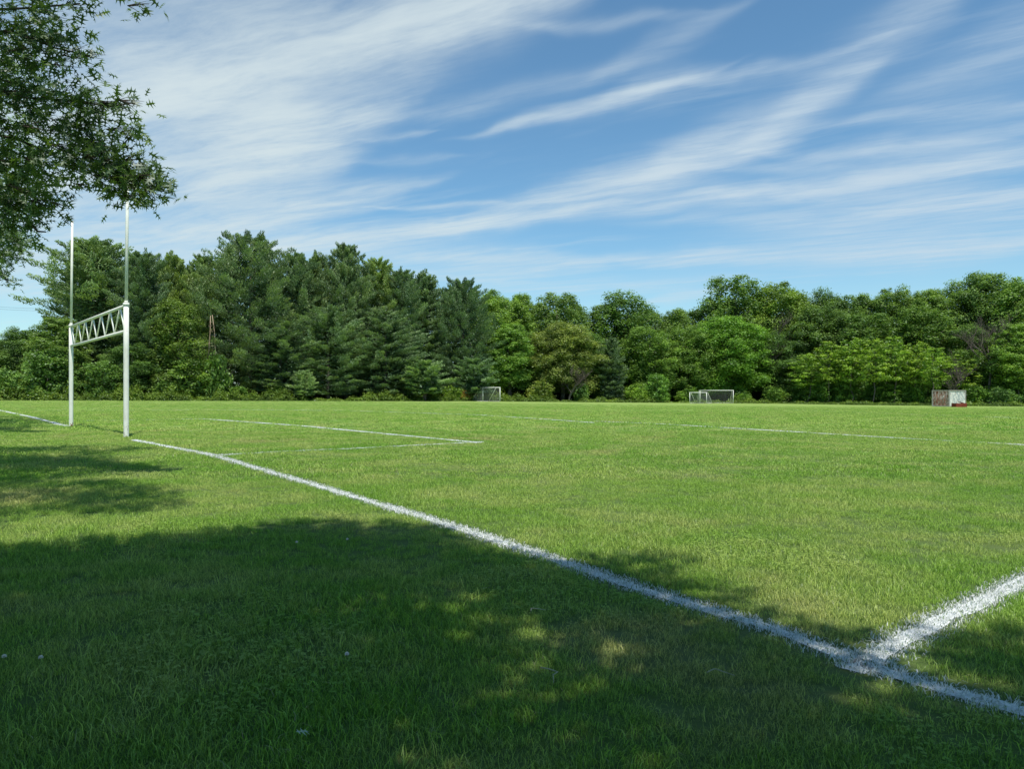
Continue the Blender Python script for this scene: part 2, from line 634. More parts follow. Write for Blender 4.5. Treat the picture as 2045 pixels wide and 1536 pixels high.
# ------------------------------------------------------------------ ground sheet
xs = np.concatenate([[-3000, -1500, -800, -400, -220], np.arange(-160, 161, 5.0), [220, 400, 800, 1500, 3000]])
ys = np.concatenate([[-3000, -1200, -500, -200, -80, -40], np.arange(-20, 60, 2.0), np.arange(60, 220, 5.0), [260, 400, 700, 1400, 3000]])
X, Y = np.meshgrid(xs, ys)
Z = terrain(X, Y)
V = np.stack([X.ravel(), Y.ravel(), Z.ravel()], 1)
nx, ny = len(xs), len(ys)
idx = np.arange(nx * ny).reshape(ny, nx)
Fq = np.stack([idx[:-1, :-1].ravel(), idx[:-1, 1:].ravel(), idx[1:, 1:].ravel(), idx[1:, :-1].ravel()], 1)
me = build_mesh('ground', V, Fq)
me.polygons.foreach_set('use_smooth', [True] * len(me.polygons))
tag(link('ground', me, M['turf']), kind='structure')

# ------------------------------------------------------------------ painted lines
def px_line(pts):
    return np.array([ground(*p) for p in pts])


L_post = np.array(ground(142, 853))
R_post = np.array(ground(252, 875))
ends = [  # name, pixel polyline, width (m), paint cover 0..1, from-distance blades, label
    ('goal_line', px_line([(-60, 812), (0, 820), (60, 833), (136, 852)]), 0.15, 0.95),
    ('goal_line', px_line([(266, 879), (430, 911), (660, 979), (870, 1042), (1060, 1103), (1290, 1182), (1440, 1228), (1560, 1262), (1634, 1293), (1717, 1328), (1821, 1361), (1951, 1402), (2045, 1424), (2250, 1474)]), 0.125, 1.0),
    ('side_line', px_line([(1704, 1343), (1760, 1306), (1834, 1262), (1990, 1190), (2045, 1163), (2200, 1098)]), 0.14, 1.0),
    ('goal_area_line', px_line([(432, 910), (560, 903), (700, 897), (830, 890), (965, 883)]), 0.11, 0.7),
    ('goal_area_line', px_line([(400, 837), (600, 851), (800, 870), (958, 885)]), 0.15, 0.95),
    ('goal_area_line', px_line([(160, 841), (250, 840), (400, 837)]), 0.12, 0.65),
    ('penalty_area_line', px_line([(60, 821), (250, 820), (520, 819)]), 0.14, 0.6),
    ('penalty_area_line', px_line([(520, 819), (700, 821), (950, 829), (1190, 845)]), 0.15, 0.8),
    ('yard_line', px_line([(1190, 842), (1330, 848), (1600, 864), (1800, 876), (2045, 889), (2250, 900)]), 0.15, 0.75),
    ('far_line', px_line([(1500, 816), (1700, 824), (2045, 836)]), 0.15, 0.5),
]


def resample(p, step):
    seg = np.linalg.norm(np.diff(p, axis=0), axis=1)
    s = np.concatenate([[0], np.cumsum(seg)])
    n = max(2, int(s[-1] / step))
    q = np.linspace(0, s[-1], n)
    out = np.stack([np.interp(q, s, p[:, 0]), np.interp(q, s, p[:, 1])], 1)
    # ease the corners
    for _ in range(2):
        out[1:-1] = (out[:-2] + 2 * out[1:-1] + out[2:]) / 4
    return out


def blades(px, py, h, w, lean=0.6, z0=None, segs=2, tone=None):
    """one bent tapering blade per root; returns verts, quads, tone per vert"""
    N = len(px)
    a = rng.uniform(0, 2 * math.pi, N)
    b = rng.uniform(0, 2 * math.pi, N)
    ln = rng.uniform(0.1, 1.0, N) * lean * h
    side = np.stack([np.cos(b), np.sin(b), np.zeros(N)], 1) * (w / 2)[:, None]
    base = np.stack([px, py, np.zeros(N) if z0 is None else z0], 1)
    ld = np.stack([np.cos(a), np.sin(a), np.zeros(N)], 1)
    up = np.array([0, 0, 1.0])
    p1 = base + ld * (ln * 0.3)[:, None] + up * (h * 0.6)[:, None]
    p2 = base + ld * ln[:, None] + up * (h * np.sqrt(np.clip(1 - (ln / h) ** 2 * 0.5, 0.1, 1)))[:, None]
    v = np.stack([base - side, base + side, p1 + side * 0.8, p1 - side * 0.8, p2 + side * 0.18, p2 - side * 0.18], 1).reshape(-1, 3)
    o = np.arange(N)[:, None] * 6
    f = np.concatenate([o + np.array([[0, 1, 2, 3]]), o + np.array([[3, 2, 4, 5]])], 0)
    tn = rng.uniform(0, 1, N) if tone is None else tone
    return v, f, np.repeat(tn, 6)


line_paths = []
name_labels = {}
for (nm, pts, wid, cover) in ends:
    p = resample(pts, 0.12 if pts[:, 1].min() < 15 else 0.4)
    line_paths.append((p, wid, cover))
    tdir = np.gradient(p, axis=0)
    tdir /= np.linalg.norm(tdir, axis=1, keepdims=True)
    nrm = np.stack([-tdir[:, 1], tdir[:, 0]], 1)
    jit = rng.normal(0, 0.05 * wid, (len(p), 2))
    narrow = np.where(p[:, 1:] < 14, 0.30, 0.5)
    lft = p + nrm * (wid * narrow + jit[:, :1])
    rgt = p - nrm * (wid * narrow + jit[:, 1:])
    far = sst((p[:, 1] - 8) / 30)
    zz = terrain(p[:, 0], p[:, 1]) + 0.004 + 0.014 * far
    V = np.concatenate([np.column_stack([lft, zz]), np.column_stack([rgt, zz])])
    n = len(p)
    i = np.arange(n - 1)
    Fs = np.stack([i + n, i + n + 1, i + 1, i], 1)
    # real paint-covered blades on the strip
    seg = np.linalg.norm(np.diff(p, axis=0), axis=1)
    mid = (p[1:] + p[:-1]) / 2
    dist = np.hypot(mid[:, 0], mid[:, 1])
    dens = np.where(dist < 7, 17000, np.where(dist < 15, 8000, np.where(dist < 30, 2600, np.where(dist < 60, 700, 160)))) * (0.15 + 0.85 * cover)
    cnt = rng.poisson(seg * wid * dens)
    k = np.repeat(np.arange(len(seg)), cnt)
    u = rng.uniform(0, 1, len(k))
    off = np.clip(rng.normal(0, 0.36, len(k)), -0.85, 0.85) * wid
    # ragged edge and worn gaps
    wear = 0.5 + 0.5 * np.sin(p[k, 0] * 9.1 + np.sin(p[k, 1] * 5.3) * 2) * np.sin(p[k, 1] * 7.7)
    keep = rng.uniform(0, 1, len(k)) < (0.35 + 0.65 * cover + 0.3 * (wear - 0.5))
    k, u, off = k[keep], u[keep], off[keep]
    bx = p[k] * (1 - u)[:, None] + p[k + 1] * u[:, None] + nrm[k] * off[:, None]
    dd_ = np.hypot(bx[:, 0], bx[:, 1])
    h = rng.uniform(0.008, 0.027, len(k)) * (1 + 0.25 * sst((dd_ - 10) / 30))
    w = rng.uniform(0.0017, 0.0034, len(k)) * (1 + dd_ / 7.0)
    v2, f2, t2 = blades(bx[:, 0], bx[:, 1], h, w, 1.7, terrain(bx[:, 0], bx[:, 1]))
    me = build_mesh(nm, np.concatenate([V, v2]), np.concatenate([Fs, f2 + len(V)]), tone=np.concatenate([np.ones(len(V)) * 0.6, t2]))
    me.materials.append(make_paint_mat(cover))
    me.materials.append(M['white_blade'])
    me.polygons.foreach_set('material_index', np.concatenate([np.zeros(len(Fs)), np.ones(len(f2))]).astype(np.int32))
    tag(link(nm, me), kind='structure')

# ------------------------------------------------------------------ grass
tufts = bpy.data.collections.new('tuft_library')


def make_tuft(i, n, rad, hmin, hmax, wmin, wmax, clover=0):
    r = rad * np.sqrt(rng.uniform(0, 1, n))
    a = rng.uniform(0, 2 * math.pi, n)
    h = rng.uniform(hmin, hmax, n) * rng.choice([1, 1, 1, 1.35], n)
    v, f, tn = blades(r * np.cos(a), r * np.sin(a), h, rng.uniform(wmin, wmax, n), 1.4)
    if clover:
        c = np.stack([rng.normal(0, rad * .6, clover), rng.normal(0, rad * .6, clover), rng.uniform(hmax * .5, hmax * .95, clover)], 1)
        vv, ff, tt = [], [], []
        for q in range(3):
            ang = q * 2.094 + rng.uniform(0, 0.4, clover)
            d = np.stack([np.cos(ang), np.sin(ang), np.zeros(clover)], 1)
            nn = np.stack([rng.normal(0, .2, clover), rng.normal(0, .2, clover), np.ones(clover)], 1)
            v3, f3 = leaf_quads(c + d * .005, nn, np.full(clover, .0095), 0.95, d)
            vv.append(v3); ff.append(f3 + q * len(v3)); tt.append(np.full(len(v3), 0.55))
        v3 = np.concatenate(vv); f3 = np.concatenate(ff)
        f = np.concatenate([f, f3 + len(v)]); v = np.concatenate([v, v3]); tn = np.concatenate([tn, np.concatenate(tt)])
    me = build_mesh('tuft', v, f, tone=tn)
    me.materials.append(M['blade'])
    o = bpy.data.objects.new('tuft_%02d' % i, me)
    tufts.objects.link(o)


for i in range(5):
    make_tuft(i, 72, 0.075, 0.010, 0.036, 0.0014, 0.0030)
make_tuft(5, 40, 0.07, 0.014, 0.036, 0.0016, 0.003, 9)          # with clover
for i in range(6, 10):
    make_tuft(i, 110, 0.16, 0.012, 0.034, 0.0028, 0.0055)
for i in range(10, 13):
    make_tuft(i, 110, 0.34, 0.014, 0.034, 0.006, 0.013)

zones = [(1.5, 4.6, 300, 'n'), (4.6, 9, 190, 'n'), (9, 20, 62, 'm'), (20, 45, 14, 'f'), (45, 80, 4.5, 'f'), (80, 113, 2.2, 'f')]
P, I, S = [], [], []
for (d0, d1, den, kind) in zones:
    wmax = 0.74 * d1 + 1.2
    n = int(den * (d1 - d0) * wmax * 2)
    y = rng.uniform(d0, d1, n)
    x = rng.uniform(-wmax, wmax, n)
    ok = np.abs(x) < 0.74 * y + 1.2
    x, y = x[ok], y[ok]
    P.append(np.stack([x, y], 1))
    if kind == 'n':
        ii = rng.integers(0, 5, len(x))
        clv = (np.sin(x * 2.3 + 1) * np.sin(y * 1.9 + x) > 0.3) & (rng.uniform(0, 1, len(x)) < 0.35)
        ii = np.where(clv, 5, ii)
    elif kind == 'm':
        ii = rng.integers(6, 10, len(x))
    else:
        ii = rng.integers(10, 13, len(x))
    I.append(ii)
    S.append(rng.uniform(0.7, 1.25, len(x)) * (1 + 0.22 * np.sin(x * 1.7) * np.sin(y * 1.3 + 1)))
P = np.concatenate(P); I = np.concatenate(I); S = np.concatenate(S)
# painted strips carry their own blades
keep = np.ones(len(P), bool)
for (p, wid, cover) in line_paths:
    lo, hi = p.min(0) - 1, p.max(0) + 1
    cand = np.where((P[:, 0] > lo[0]) & (P[:, 0] < hi[0]) & (P[:, 1] > lo[1]) & (P[:, 1] < hi[1]))[0]
    best = np.full(len(cand), 1e9)
    q = P[cand]
    for a, b in zip(p[:-1], p[1:]):
        ab = b - a
        h = np.clip(((q - a) @ ab) / (ab @ ab), 0, 1)
        best = np.minimum(best, np.linalg.norm(q - a - h[:, None] * ab, axis=1))
    dist = np.hypot(q[:, 0], q[:, 1])
    marg = wid / 2 + np.where(dist < 9, 0.045, np.where(dist < 20, 0.10, 0.2)) * min(1.0, cover + 0.15)
    hit = (best < marg) & (rng.uniform(0, 1, len(cand)) < 0.55 + 0.45 * cover)
    keep[cand[hit]] = False
P, I, S = P[keep], I[keep], S[keep]
N = len(P)
gm = bpy.data.meshes.new('grass')
gm.vertices.add(N)
gm.vertices.foreach_set('co', np.column_stack([P, terrain(P[:, 0], P[:, 1])]).astype(np.float32).ravel())
a = gm.attributes.new('pick', 'INT', 'POINT'); a.data.foreach_set('value', I.astype(np.int32))
a = gm.attributes.new('size', 'FLOAT', 'POINT'); a.data.foreach_set('value', S.astype(np.float32))
a = gm.attributes.new('turn', 'FLOAT_VECTOR', 'POINT')
a.data.foreach_set('vector', np.column_stack([rng.normal(0, .08, N), rng.normal(0, .08, N), rng.uniform(0, 6.28, N)]).astype(np.float32).ravel())
go_ = tag(link('grass', gm), kind='stuff', label='mown green turf covering the whole playing field', cat='grass')
ng = bpy.data.node_groups.new('scatter_grass', 'GeometryNodeTree')
ng.interface.new_socket('Geometry', in_out='INPUT', socket_type='NodeSocketGeometry')
ng.interface.new_socket('Geometry', in_out='OUTPUT', socket_type='NodeSocketGeometry')
g = NT(ng)
gi = g.n('NodeGroupInput'); gout = g.n('NodeGroupOutput')
ci = g.n('GeometryNodeCollectionInfo')
ci.inputs['Collection'].default_value = tufts
ci.inputs['Separate Children'].default_value = True
ci.inputs['Reset Children'].default_value = True
ip = g.n('GeometryNodeInstanceOnPoints')
g.l(gi.outputs[0], ip.inputs['Points'])
g.l(ci.outputs[0], ip.inputs['Instance'])
ip.inputs['Pick Instance'].default_value = True


def named(typ, nm):
    nd = g.n('GeometryNodeInputNamedAttribute')
    nd.data_type = typ
    nd.inputs['Name'].default_value = nm
    return nd.outputs[0]


g.l(named('INT', 'pick'), ip.inputs['Instance Index'])
g.l(named('FLOAT_VECTOR', 'turn'), ip.inputs['Rotation'])
g.l(named('FLOAT', 'size'), ip.inputs['Scale'])
g.l(ip.outputs[0], gout.inputs[0])
md = go_.modifiers.new('scatter', 'NODES')
md.node_group = ng
print('tufts', N)

# ------------------------------------------------------------------ goal with uprights
gp = empty('goalpost', (L_post[0], L_post[1], 0))
tag(gp, 'tall white combination goalpost with truss crossbar at the left of the field', 'goalpost')
u2 = R_post - L_post
Lr = Vector((0, 0, 0))
Rr = Vector((u2[0], u2[1], 0))
for basep, top in ((Lr, 6.15), (Rr, 6.05)):
    m_ = Mesher()
    m_.tube([basep + Vector((0, 0, z)) for z in (-0.1, 0.05, 1.0, 2.0, 3.02)], 0.057, 20)
    pst = m_.build('post', M['steel'], gp)
    m_ = Mesher()
    lean = Vector((0.035, 0, 0))
    m_.tube([basep + Vector((0, 0, 3.02)), basep + lean * 0.5 + Vector((0, 0, 4.6)), basep + lean + Vector((0, 0, top))], [0.034, 0.033, 0.032], 14)
    up = m_.build('upright', M['steel'], gp)
    m_ = Mesher()
    m_.tube([basep + Vector((0, 0, 2.99)), basep + Vector((0, 0, 3.055))], 0.066, 18)
    m_.tube([basep + Vector((0, 0, 3.055)), basep + Vector((0, 0, 3.10))], [0.05, 0.036], 18)
    m_.build('collar', M['steel'], up)
axis = (Rr - Lr).normalized()
A, B = Lr + axis * 0.05, Rr - axis * 0.05
for nm, z, r in (('crossbar', 3.0, 0.036), ('lower_bar', 2.42, 0.036)):
    m_ = Mesher()
    m_.tube([A + Vector((0, 0, z)), B + Vector((0, 0, z))], r, 14)
    m_.build(nm, M['steel'], gp)
nV = 6.6
Lt = (B - A).length
step = Lt / nV
for i in range(7):
    s0 = 0.12 + i * step
    b_ = s0 + step * 0.38
    if b_ < Lt - 0.02:
        m_ = Mesher(); m_.tube([A + axis * s0 + Vector((0, 0, 2.975)), A + axis * b_ + Vector((0, 0, 2.445))], 0.0165, 8)
        m_.build('truss_rod', M['steel'], gp)
        e = min(s0 + step * 0.92, Lt - 0.03)
        zt = 2.445 + (2.975 - 2.445) * (e - b_) / (step * 0.54)
        m_ = Mesher(); m_.tube([A + axis * (b_ + .03) + Vector((0, 0, 2.445)), A + axis * e + Vector((0, 0, min(zt, 2.975)))], 0.0165, 8)
        m_.build('truss_rod', M['steel'], gp)
for c in (Lr, Rr):   # bare soil round each foot
    pass

# ------------------------------------------------------------------ soccer goals far off


def soccer_goal(label, pA, pB, depth_dir, H, top_d, bot_d, r=0.06, brace=True):
    root = empty('soccer_goal', pA)
    tag(root, label, 'soccer goal', 'small soccer goals on the far side of the field')
    a = Vector((0, 0, 0)); b = pB - pA; b.z = 0
    dv = Vector(depth_dir).normalized()
    for q in (a, b):
        m_ = Mesher(); m_.tube([q + Vector((0, 0, -.05)), q + Vector((0, 0, H))], r, 10); m_.build('post', M['steel'], root)
        m_ = Mesher(); m_.tube([q + Vector((0, 0, H)), q + dv * top_d + Vector((0, 0, H)), q + dv * bot_d + Vector((0, 0, .03))], r * 0.55, 8)
        m_.build('back_stay', M['steel'], root)
        m_ = Mesher(); m_.tube([q + Vector((0, 0, .04)), q + dv * bot_d + Vector((0, 0, .04))], r * 0.5, 8); m_.build('ground_bar', M['steel'], root)
    ax = (b - a).normalized()
    m_ = Mesher(); m_.tube([a + Vector((0, 0, H)) - ax * r, b + Vector((0, 0, H)) + ax * r], r, 10); m_.build('crossbar', M['steel'], root)
    m_ = Mesher(); m_.tube([a + dv * bot_d + Vector((0, 0, .04)), b + dv * bot_d + Vector((0, 0, .04))], r * 0.5, 8); m_.build('rear_bar', M['steel'], root)
    # net: knotted cord in squares, sagging a little
    m_ = Mesher()
    W = (b - a).length
    prof = [Vector((0, 0, H)), dv * top_d + Vector((0, 0, H)), dv * bot_d + Vector((0, 0, 0.05))]

    def back(s):   # s 0..1 along the profile
        l1 = max(top_d, .01); l2 = (prof[2] - prof[1]).length; q = s * (l1 + l2)
        return prof[0].lerp(prof[1], q / l1) if q < l1 else prof[1].lerp(prof[2], (q - l1) / l2)
    sp = 0.16
    cr = 0.005
    nu, nv = int(W / sp), int((top_d + (prof[2] - prof[1]).length) / sp)

    def cord(p, q):
        d = (q - p)
        if d.length < 1e-4:
            return
        s_ = d.cross(Vector((0, 1, 0.01))).normalized() * cr
        m_.add([p - s_, p + s_, q + s_, q - s_], [(0, 1, 2, 3)])
    for i in range(nu + 1):
        for j in range(nv):
            sag = lambda jj: Vector((0, 0, -0.08 * math.sin(math.pi * jj / nv)))
            cord(ax * (W * i / nu) + back(j / nv) + sag(j), ax * (W * i / nu) + back((j + 1) / nv) + sag(j + 1))
    for j in range(nv + 1):
        sg = Vector((0, 0, -0.08 * math.sin(math.pi * j / nv)))
        cord(back(j / nv) + sg, ax * W + back(j / nv) + sg)
    for q in (a, b):   # side panels
        n = int(H / sp)
        for j in range(n):
            z = H * j / n
            e = bot_d + (top_d - bot_d) * z / H
            cord(q + Vector((0, 0, z)), q + dv * e + Vector((0, 0, z)))
        for j in range(1, int(bot_d / sp)):
            x = j * sp
            zt = H if x < top_d else H * (1 - (x - top_d) / max(bot_d - top_d, .01))
            cord(q + dv * x, q + dv * x + Vector((0, 0, zt)))
    m_.build('net', M['net'], root)
    return root


p1, p2 = at(964.5, 133), at(998.5, 129.5)
soccer_goal('white soccer goal seen partly from the side, in front of the orange shrub', p1, p2, (-0.86, 0.50, 0), 2.42, 0.75, 2.3, 0.065)
p1, p2 = at(1398, 145), at(1464.5, 142)
soccer_goal('full width white soccer goal standing behind the smaller goal', p1, p2, (-0.04, 1, 0), 2.42, 0.8, 2.1, 0.06)
p1, p2 = at(1377.5, 137), at(1411, 136.5)
soccer_goal('small narrow white soccer goal overlapping the left end of the wide one', p1, p2, (0.95, 0.6, 0), 1.98, 0.3, 1.5, 0.06)

# ------------------------------------------------------------------ shipping container
cpos = at(1895.5, 118)
ct = empty('shipping_container', cpos, 0)
tag(ct, 'rusty shipping container with faded doors at the wood edge on the right', 'container')
n1 = Vector((-0.785, -0.620, 0)).normalized()      # doors look this way
n2 = Vector((0.620, -0.785, 0)).normalized()       # long side looks this way
UPV = Vector((0, 0, 1))
Wd, Ld, Hd = 2.44, 6.06, 2.59
# corner nearest the viewer is the origin; doors run along -n2, side runs along -n1


def cp(along_side, along_door, z, out1=0, out2=0):
    return -n1 * along_side - n2 * along_door + UPV * z + n1 * out1 + n2 * out2


def bar3(m, p, q, w):
    d = (q - p)
    L_ = d.length
    d = d.normalized()
    u = d.cross(UPV) if abs(d.z) < .9 else n1
    u = u.normalized()
    m.box((p + q) / 2, (L_, w, w), (d, u, d.cross(u)))


m_ = Mesher()
for (s, d_) in ((0, 0), (0, Wd), (Ld, 0), (Ld, Wd)):
    bar3(m_, cp(s, d_, 0.02), cp(s, d_, Hd), 0.16)
for z in (0.1, Hd - 0.06):
    bar3(m_, cp(0.08, 0, z), cp(Ld - .08, 0, z), 0.12)
    bar3(m_, cp(0.08, Wd, z), cp(Ld - .08, Wd, z), 0.12)
    bar3(m_, cp(0, .08, z), cp(0, Wd - .08, z), 0.12)
    bar3(m_, cp(Ld, .08, z), cp(Ld, Wd - .08, z), 0.12)
m_.build('frame', M['palesteel'], ct)


def corrugated(p0, du, length, out, z0, z1, pitch, depth):
    m = Mesher()
    n = int(length / pitch)
    prof = []
    for i in range(n):
        b = i * length / n
        q = length / n
        prof += [(b, 0), (b + q * .3, 0), (b + q * .5, -depth), (b + q * .8, -depth)]
    prof.append((length, 0))
    vs = []
    for (s, o) in prof:
        vs.append(p0 + du * s + out * o + UPV * z0)
        vs.append(p0 + du * s + out * o + UPV * z1)
    m.add(vs, [(2 * i, 2 * i + 2, 2 * i + 3, 2 * i + 1) for i in range(len(prof) - 1)])
    return m


corrugated(cp(0.1, 0, 0), -n1, Ld - .2, n2, .14, Hd - .1, 0.28, 0.045).build('side_wall', M['side'], ct)
corrugated(cp(0.1, Wd, 0), -n1, Ld - .2, -n2, .14, Hd - .1, 0.28, 0.045).build('side_wall', M['side'], ct)
corrugated(cp(Ld, 0.1, 0), -n2, Wd - .2, -n1, .14, Hd - .1, 0.28, 0.045).build('end_wall', M['side'], ct)
m_ = Mesher(); m_.box(cp(Ld / 2, Wd / 2, Hd - .03), (Ld, Wd, .04), (-n1, -n2, UPV)); m_.build('roof', M['side'], ct)
for k in (0, 1):
    a0 = 0.1 + k * (Wd - .2) / 2
    w_ = (Wd - .2) / 2 - .015
    dm = corrugated(cp(0, a0, 0), -n2, w_, n1, .17, Hd - .13, 0.37, 0.035)
    door = dm.build('door', M['door'], ct)
    for q in (.28, .72):
        m_ = Mesher(); m_.tube([cp(0, a0 + w_ * q, .18, .03), cp(0, a0 + w_ * q, Hd - .14, .03)], .022, 8)
        m_.build('locking_rod', M['palesteel'], door)
        m_ = Mesher(); m_.box(cp(0, a0 + w_ * q + .12, 1.15, .06), (.3, .03, .05), (-n2, n1, UPV)); m_.build('handle', M['darksteel'], door)
    for z in (.4, 1.0, 1.6, 2.2):
        m_ = Mesher(); m_.box(cp(0, a0 + (0.04 if k == 0 else w_ - .04), z, .025), (.16, .03, .09), (-n2, n1, UPV)); m_.build('hinge', M['darksteel'], door)
m_ = Mesher(); m_.box(cp(0, Wd * .33, 1.62, .035), (.16, .012, .22), (-n2, n1, UPV)); m_.build('paper_notice', simple_mat('white_paper', (.7, .7, .7), (.62, .62, .62)), ct)

# low red planked trough before the container's side
pr = at(1915.5, 115.6)
rb = empty('plank_trough', pr, R(10))
tag(rb, 'low red wooden trough with a loose board, in front of the rusty container', 'trough')
for k in range(3):
    m_ = Mesher(); m_.box((0, -.45, .1 + k * .19), (1.75, .04, .17)); m_.build('front_board', M['redwood'], rb)
    m_ = Mesher(); m_.box((0, .45, .1 + k * .19), (1.75, .04, .17)); m_.build('rear_board', M['redwood'], rb)
for s in (-1, 1):
    m_ = Mesher(); m_.box((s * .9, 0, .3), (.05, .98, .56)); m_.build('end_board', M['redwood'], rb)
    for y_ in (-.49, .49):
        m_ = Mesher(); m_.box((s * .82, y_, .31), (.09, .04, .66)); m_.build('corner_post', M['redwood'], rb)
m_ = Mesher(); m_.box((.45, 0.05, .66), (.95, .5, .045), (Vector((.96, 0, -.26)), Vector((0, 1, 0)), Vector((.26, 0, .96)))); m_.build('loose_board', M['redwood'], rb)

# ------------------------------------------------------------------ tree prototypes
def decid_crown(seed, W=9.0, H=22.0, z0=3.0, ncl=95, per=260, leaf=0.30, top=0.75, plume=0.9, core=2200, lift=0.55):
    global rng
    rng = np.random.default_rng(seed)
    C, Nn, T = [], [], []
    Rm = W / 2
    lob = rng.uniform(0, 6.28, 3)
    for i in range(ncl):
        tt = rng.uniform(0, 1) ** 0.85
        prof = math.sin(math.pi * min(1, max(0, (0.13 + 0.87 * tt) ** (1 / top) if False else (0.16 + 0.80 * tt)))) ** 0.55
        ang = rng.uniform(0, 6.28)
        wob = 1 + 0.18 * math.sin(ang * 2 + lob[0]) + 0.12 * math.sin(ang * 3 + tt * 5 + lob[1])
        rad = Rm * prof * wob * (0.35 + 0.65 * math.sqrt(rng.uniform(0, 1))) * 0.86
        c = np.array([rad * math.cos(ang), rad * math.sin(ang), z0 + (H - z0) * (0.03 + 0.93 * tt)])
        rc = rng.uniform(0.45, 1.25) * (W / 9.0) * (1.12 - 0.35 * tt)
        n = int(per * (rc / 1.2) ** 2)
        d = unit(rng.normal(size=(n, 3)) + np.array([0, 0, lift]))
        rr = rc * (0.45 + 0.75 * rng.uniform(0, 1, (n, 1)) ** 1.3)
        pos = c + d * rr * np.array([1, 1, plume])
        C.append(pos)
        Nn.append(d + np.array([0, 0, 0.35]) + rng.normal(0, 0.55, (n, 3)))
        base = rng.uniform(0.25, 0.8)
        T.append(np.clip(base + 0.22 * d[:, 2] + rng.normal(0, 0.13, n), 0, 1))  # lit tops and shaded undersides painted into the tone
    # inner leaves that close the heart of the crown
    d = unit(rng.normal(size=(core, 3)))
    tt = rng.uniform(0.02, 0.9, core)
    prof = np.sin(np.pi * (0.16 + 0.8 * tt)) ** 0.55
    ang = rng.uniform(0, 6.28, core)
    rr = Rm * 0.62 * prof * np.sqrt(rng.uniform(0, 1, core))
    C.append(np.stack([rr * np.cos(ang), rr * np.sin(ang), z0 + (H - z0) * tt], 1))
    Nn.append(d)
    T.append(rng.uniform(0, 0.3, core))  # shade in the heart of the crown painted as low tone
    C = np.concatenate(C); Nn = np.concatenate(Nn); T = np.concatenate(T)
    L = leaf * rng.uniform(0.65, 1.35, len(C))
    L[-core:] *= 1.7
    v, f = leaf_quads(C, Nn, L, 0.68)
    return build_mesh('crown', v, f, tone=np.repeat(T, 4))


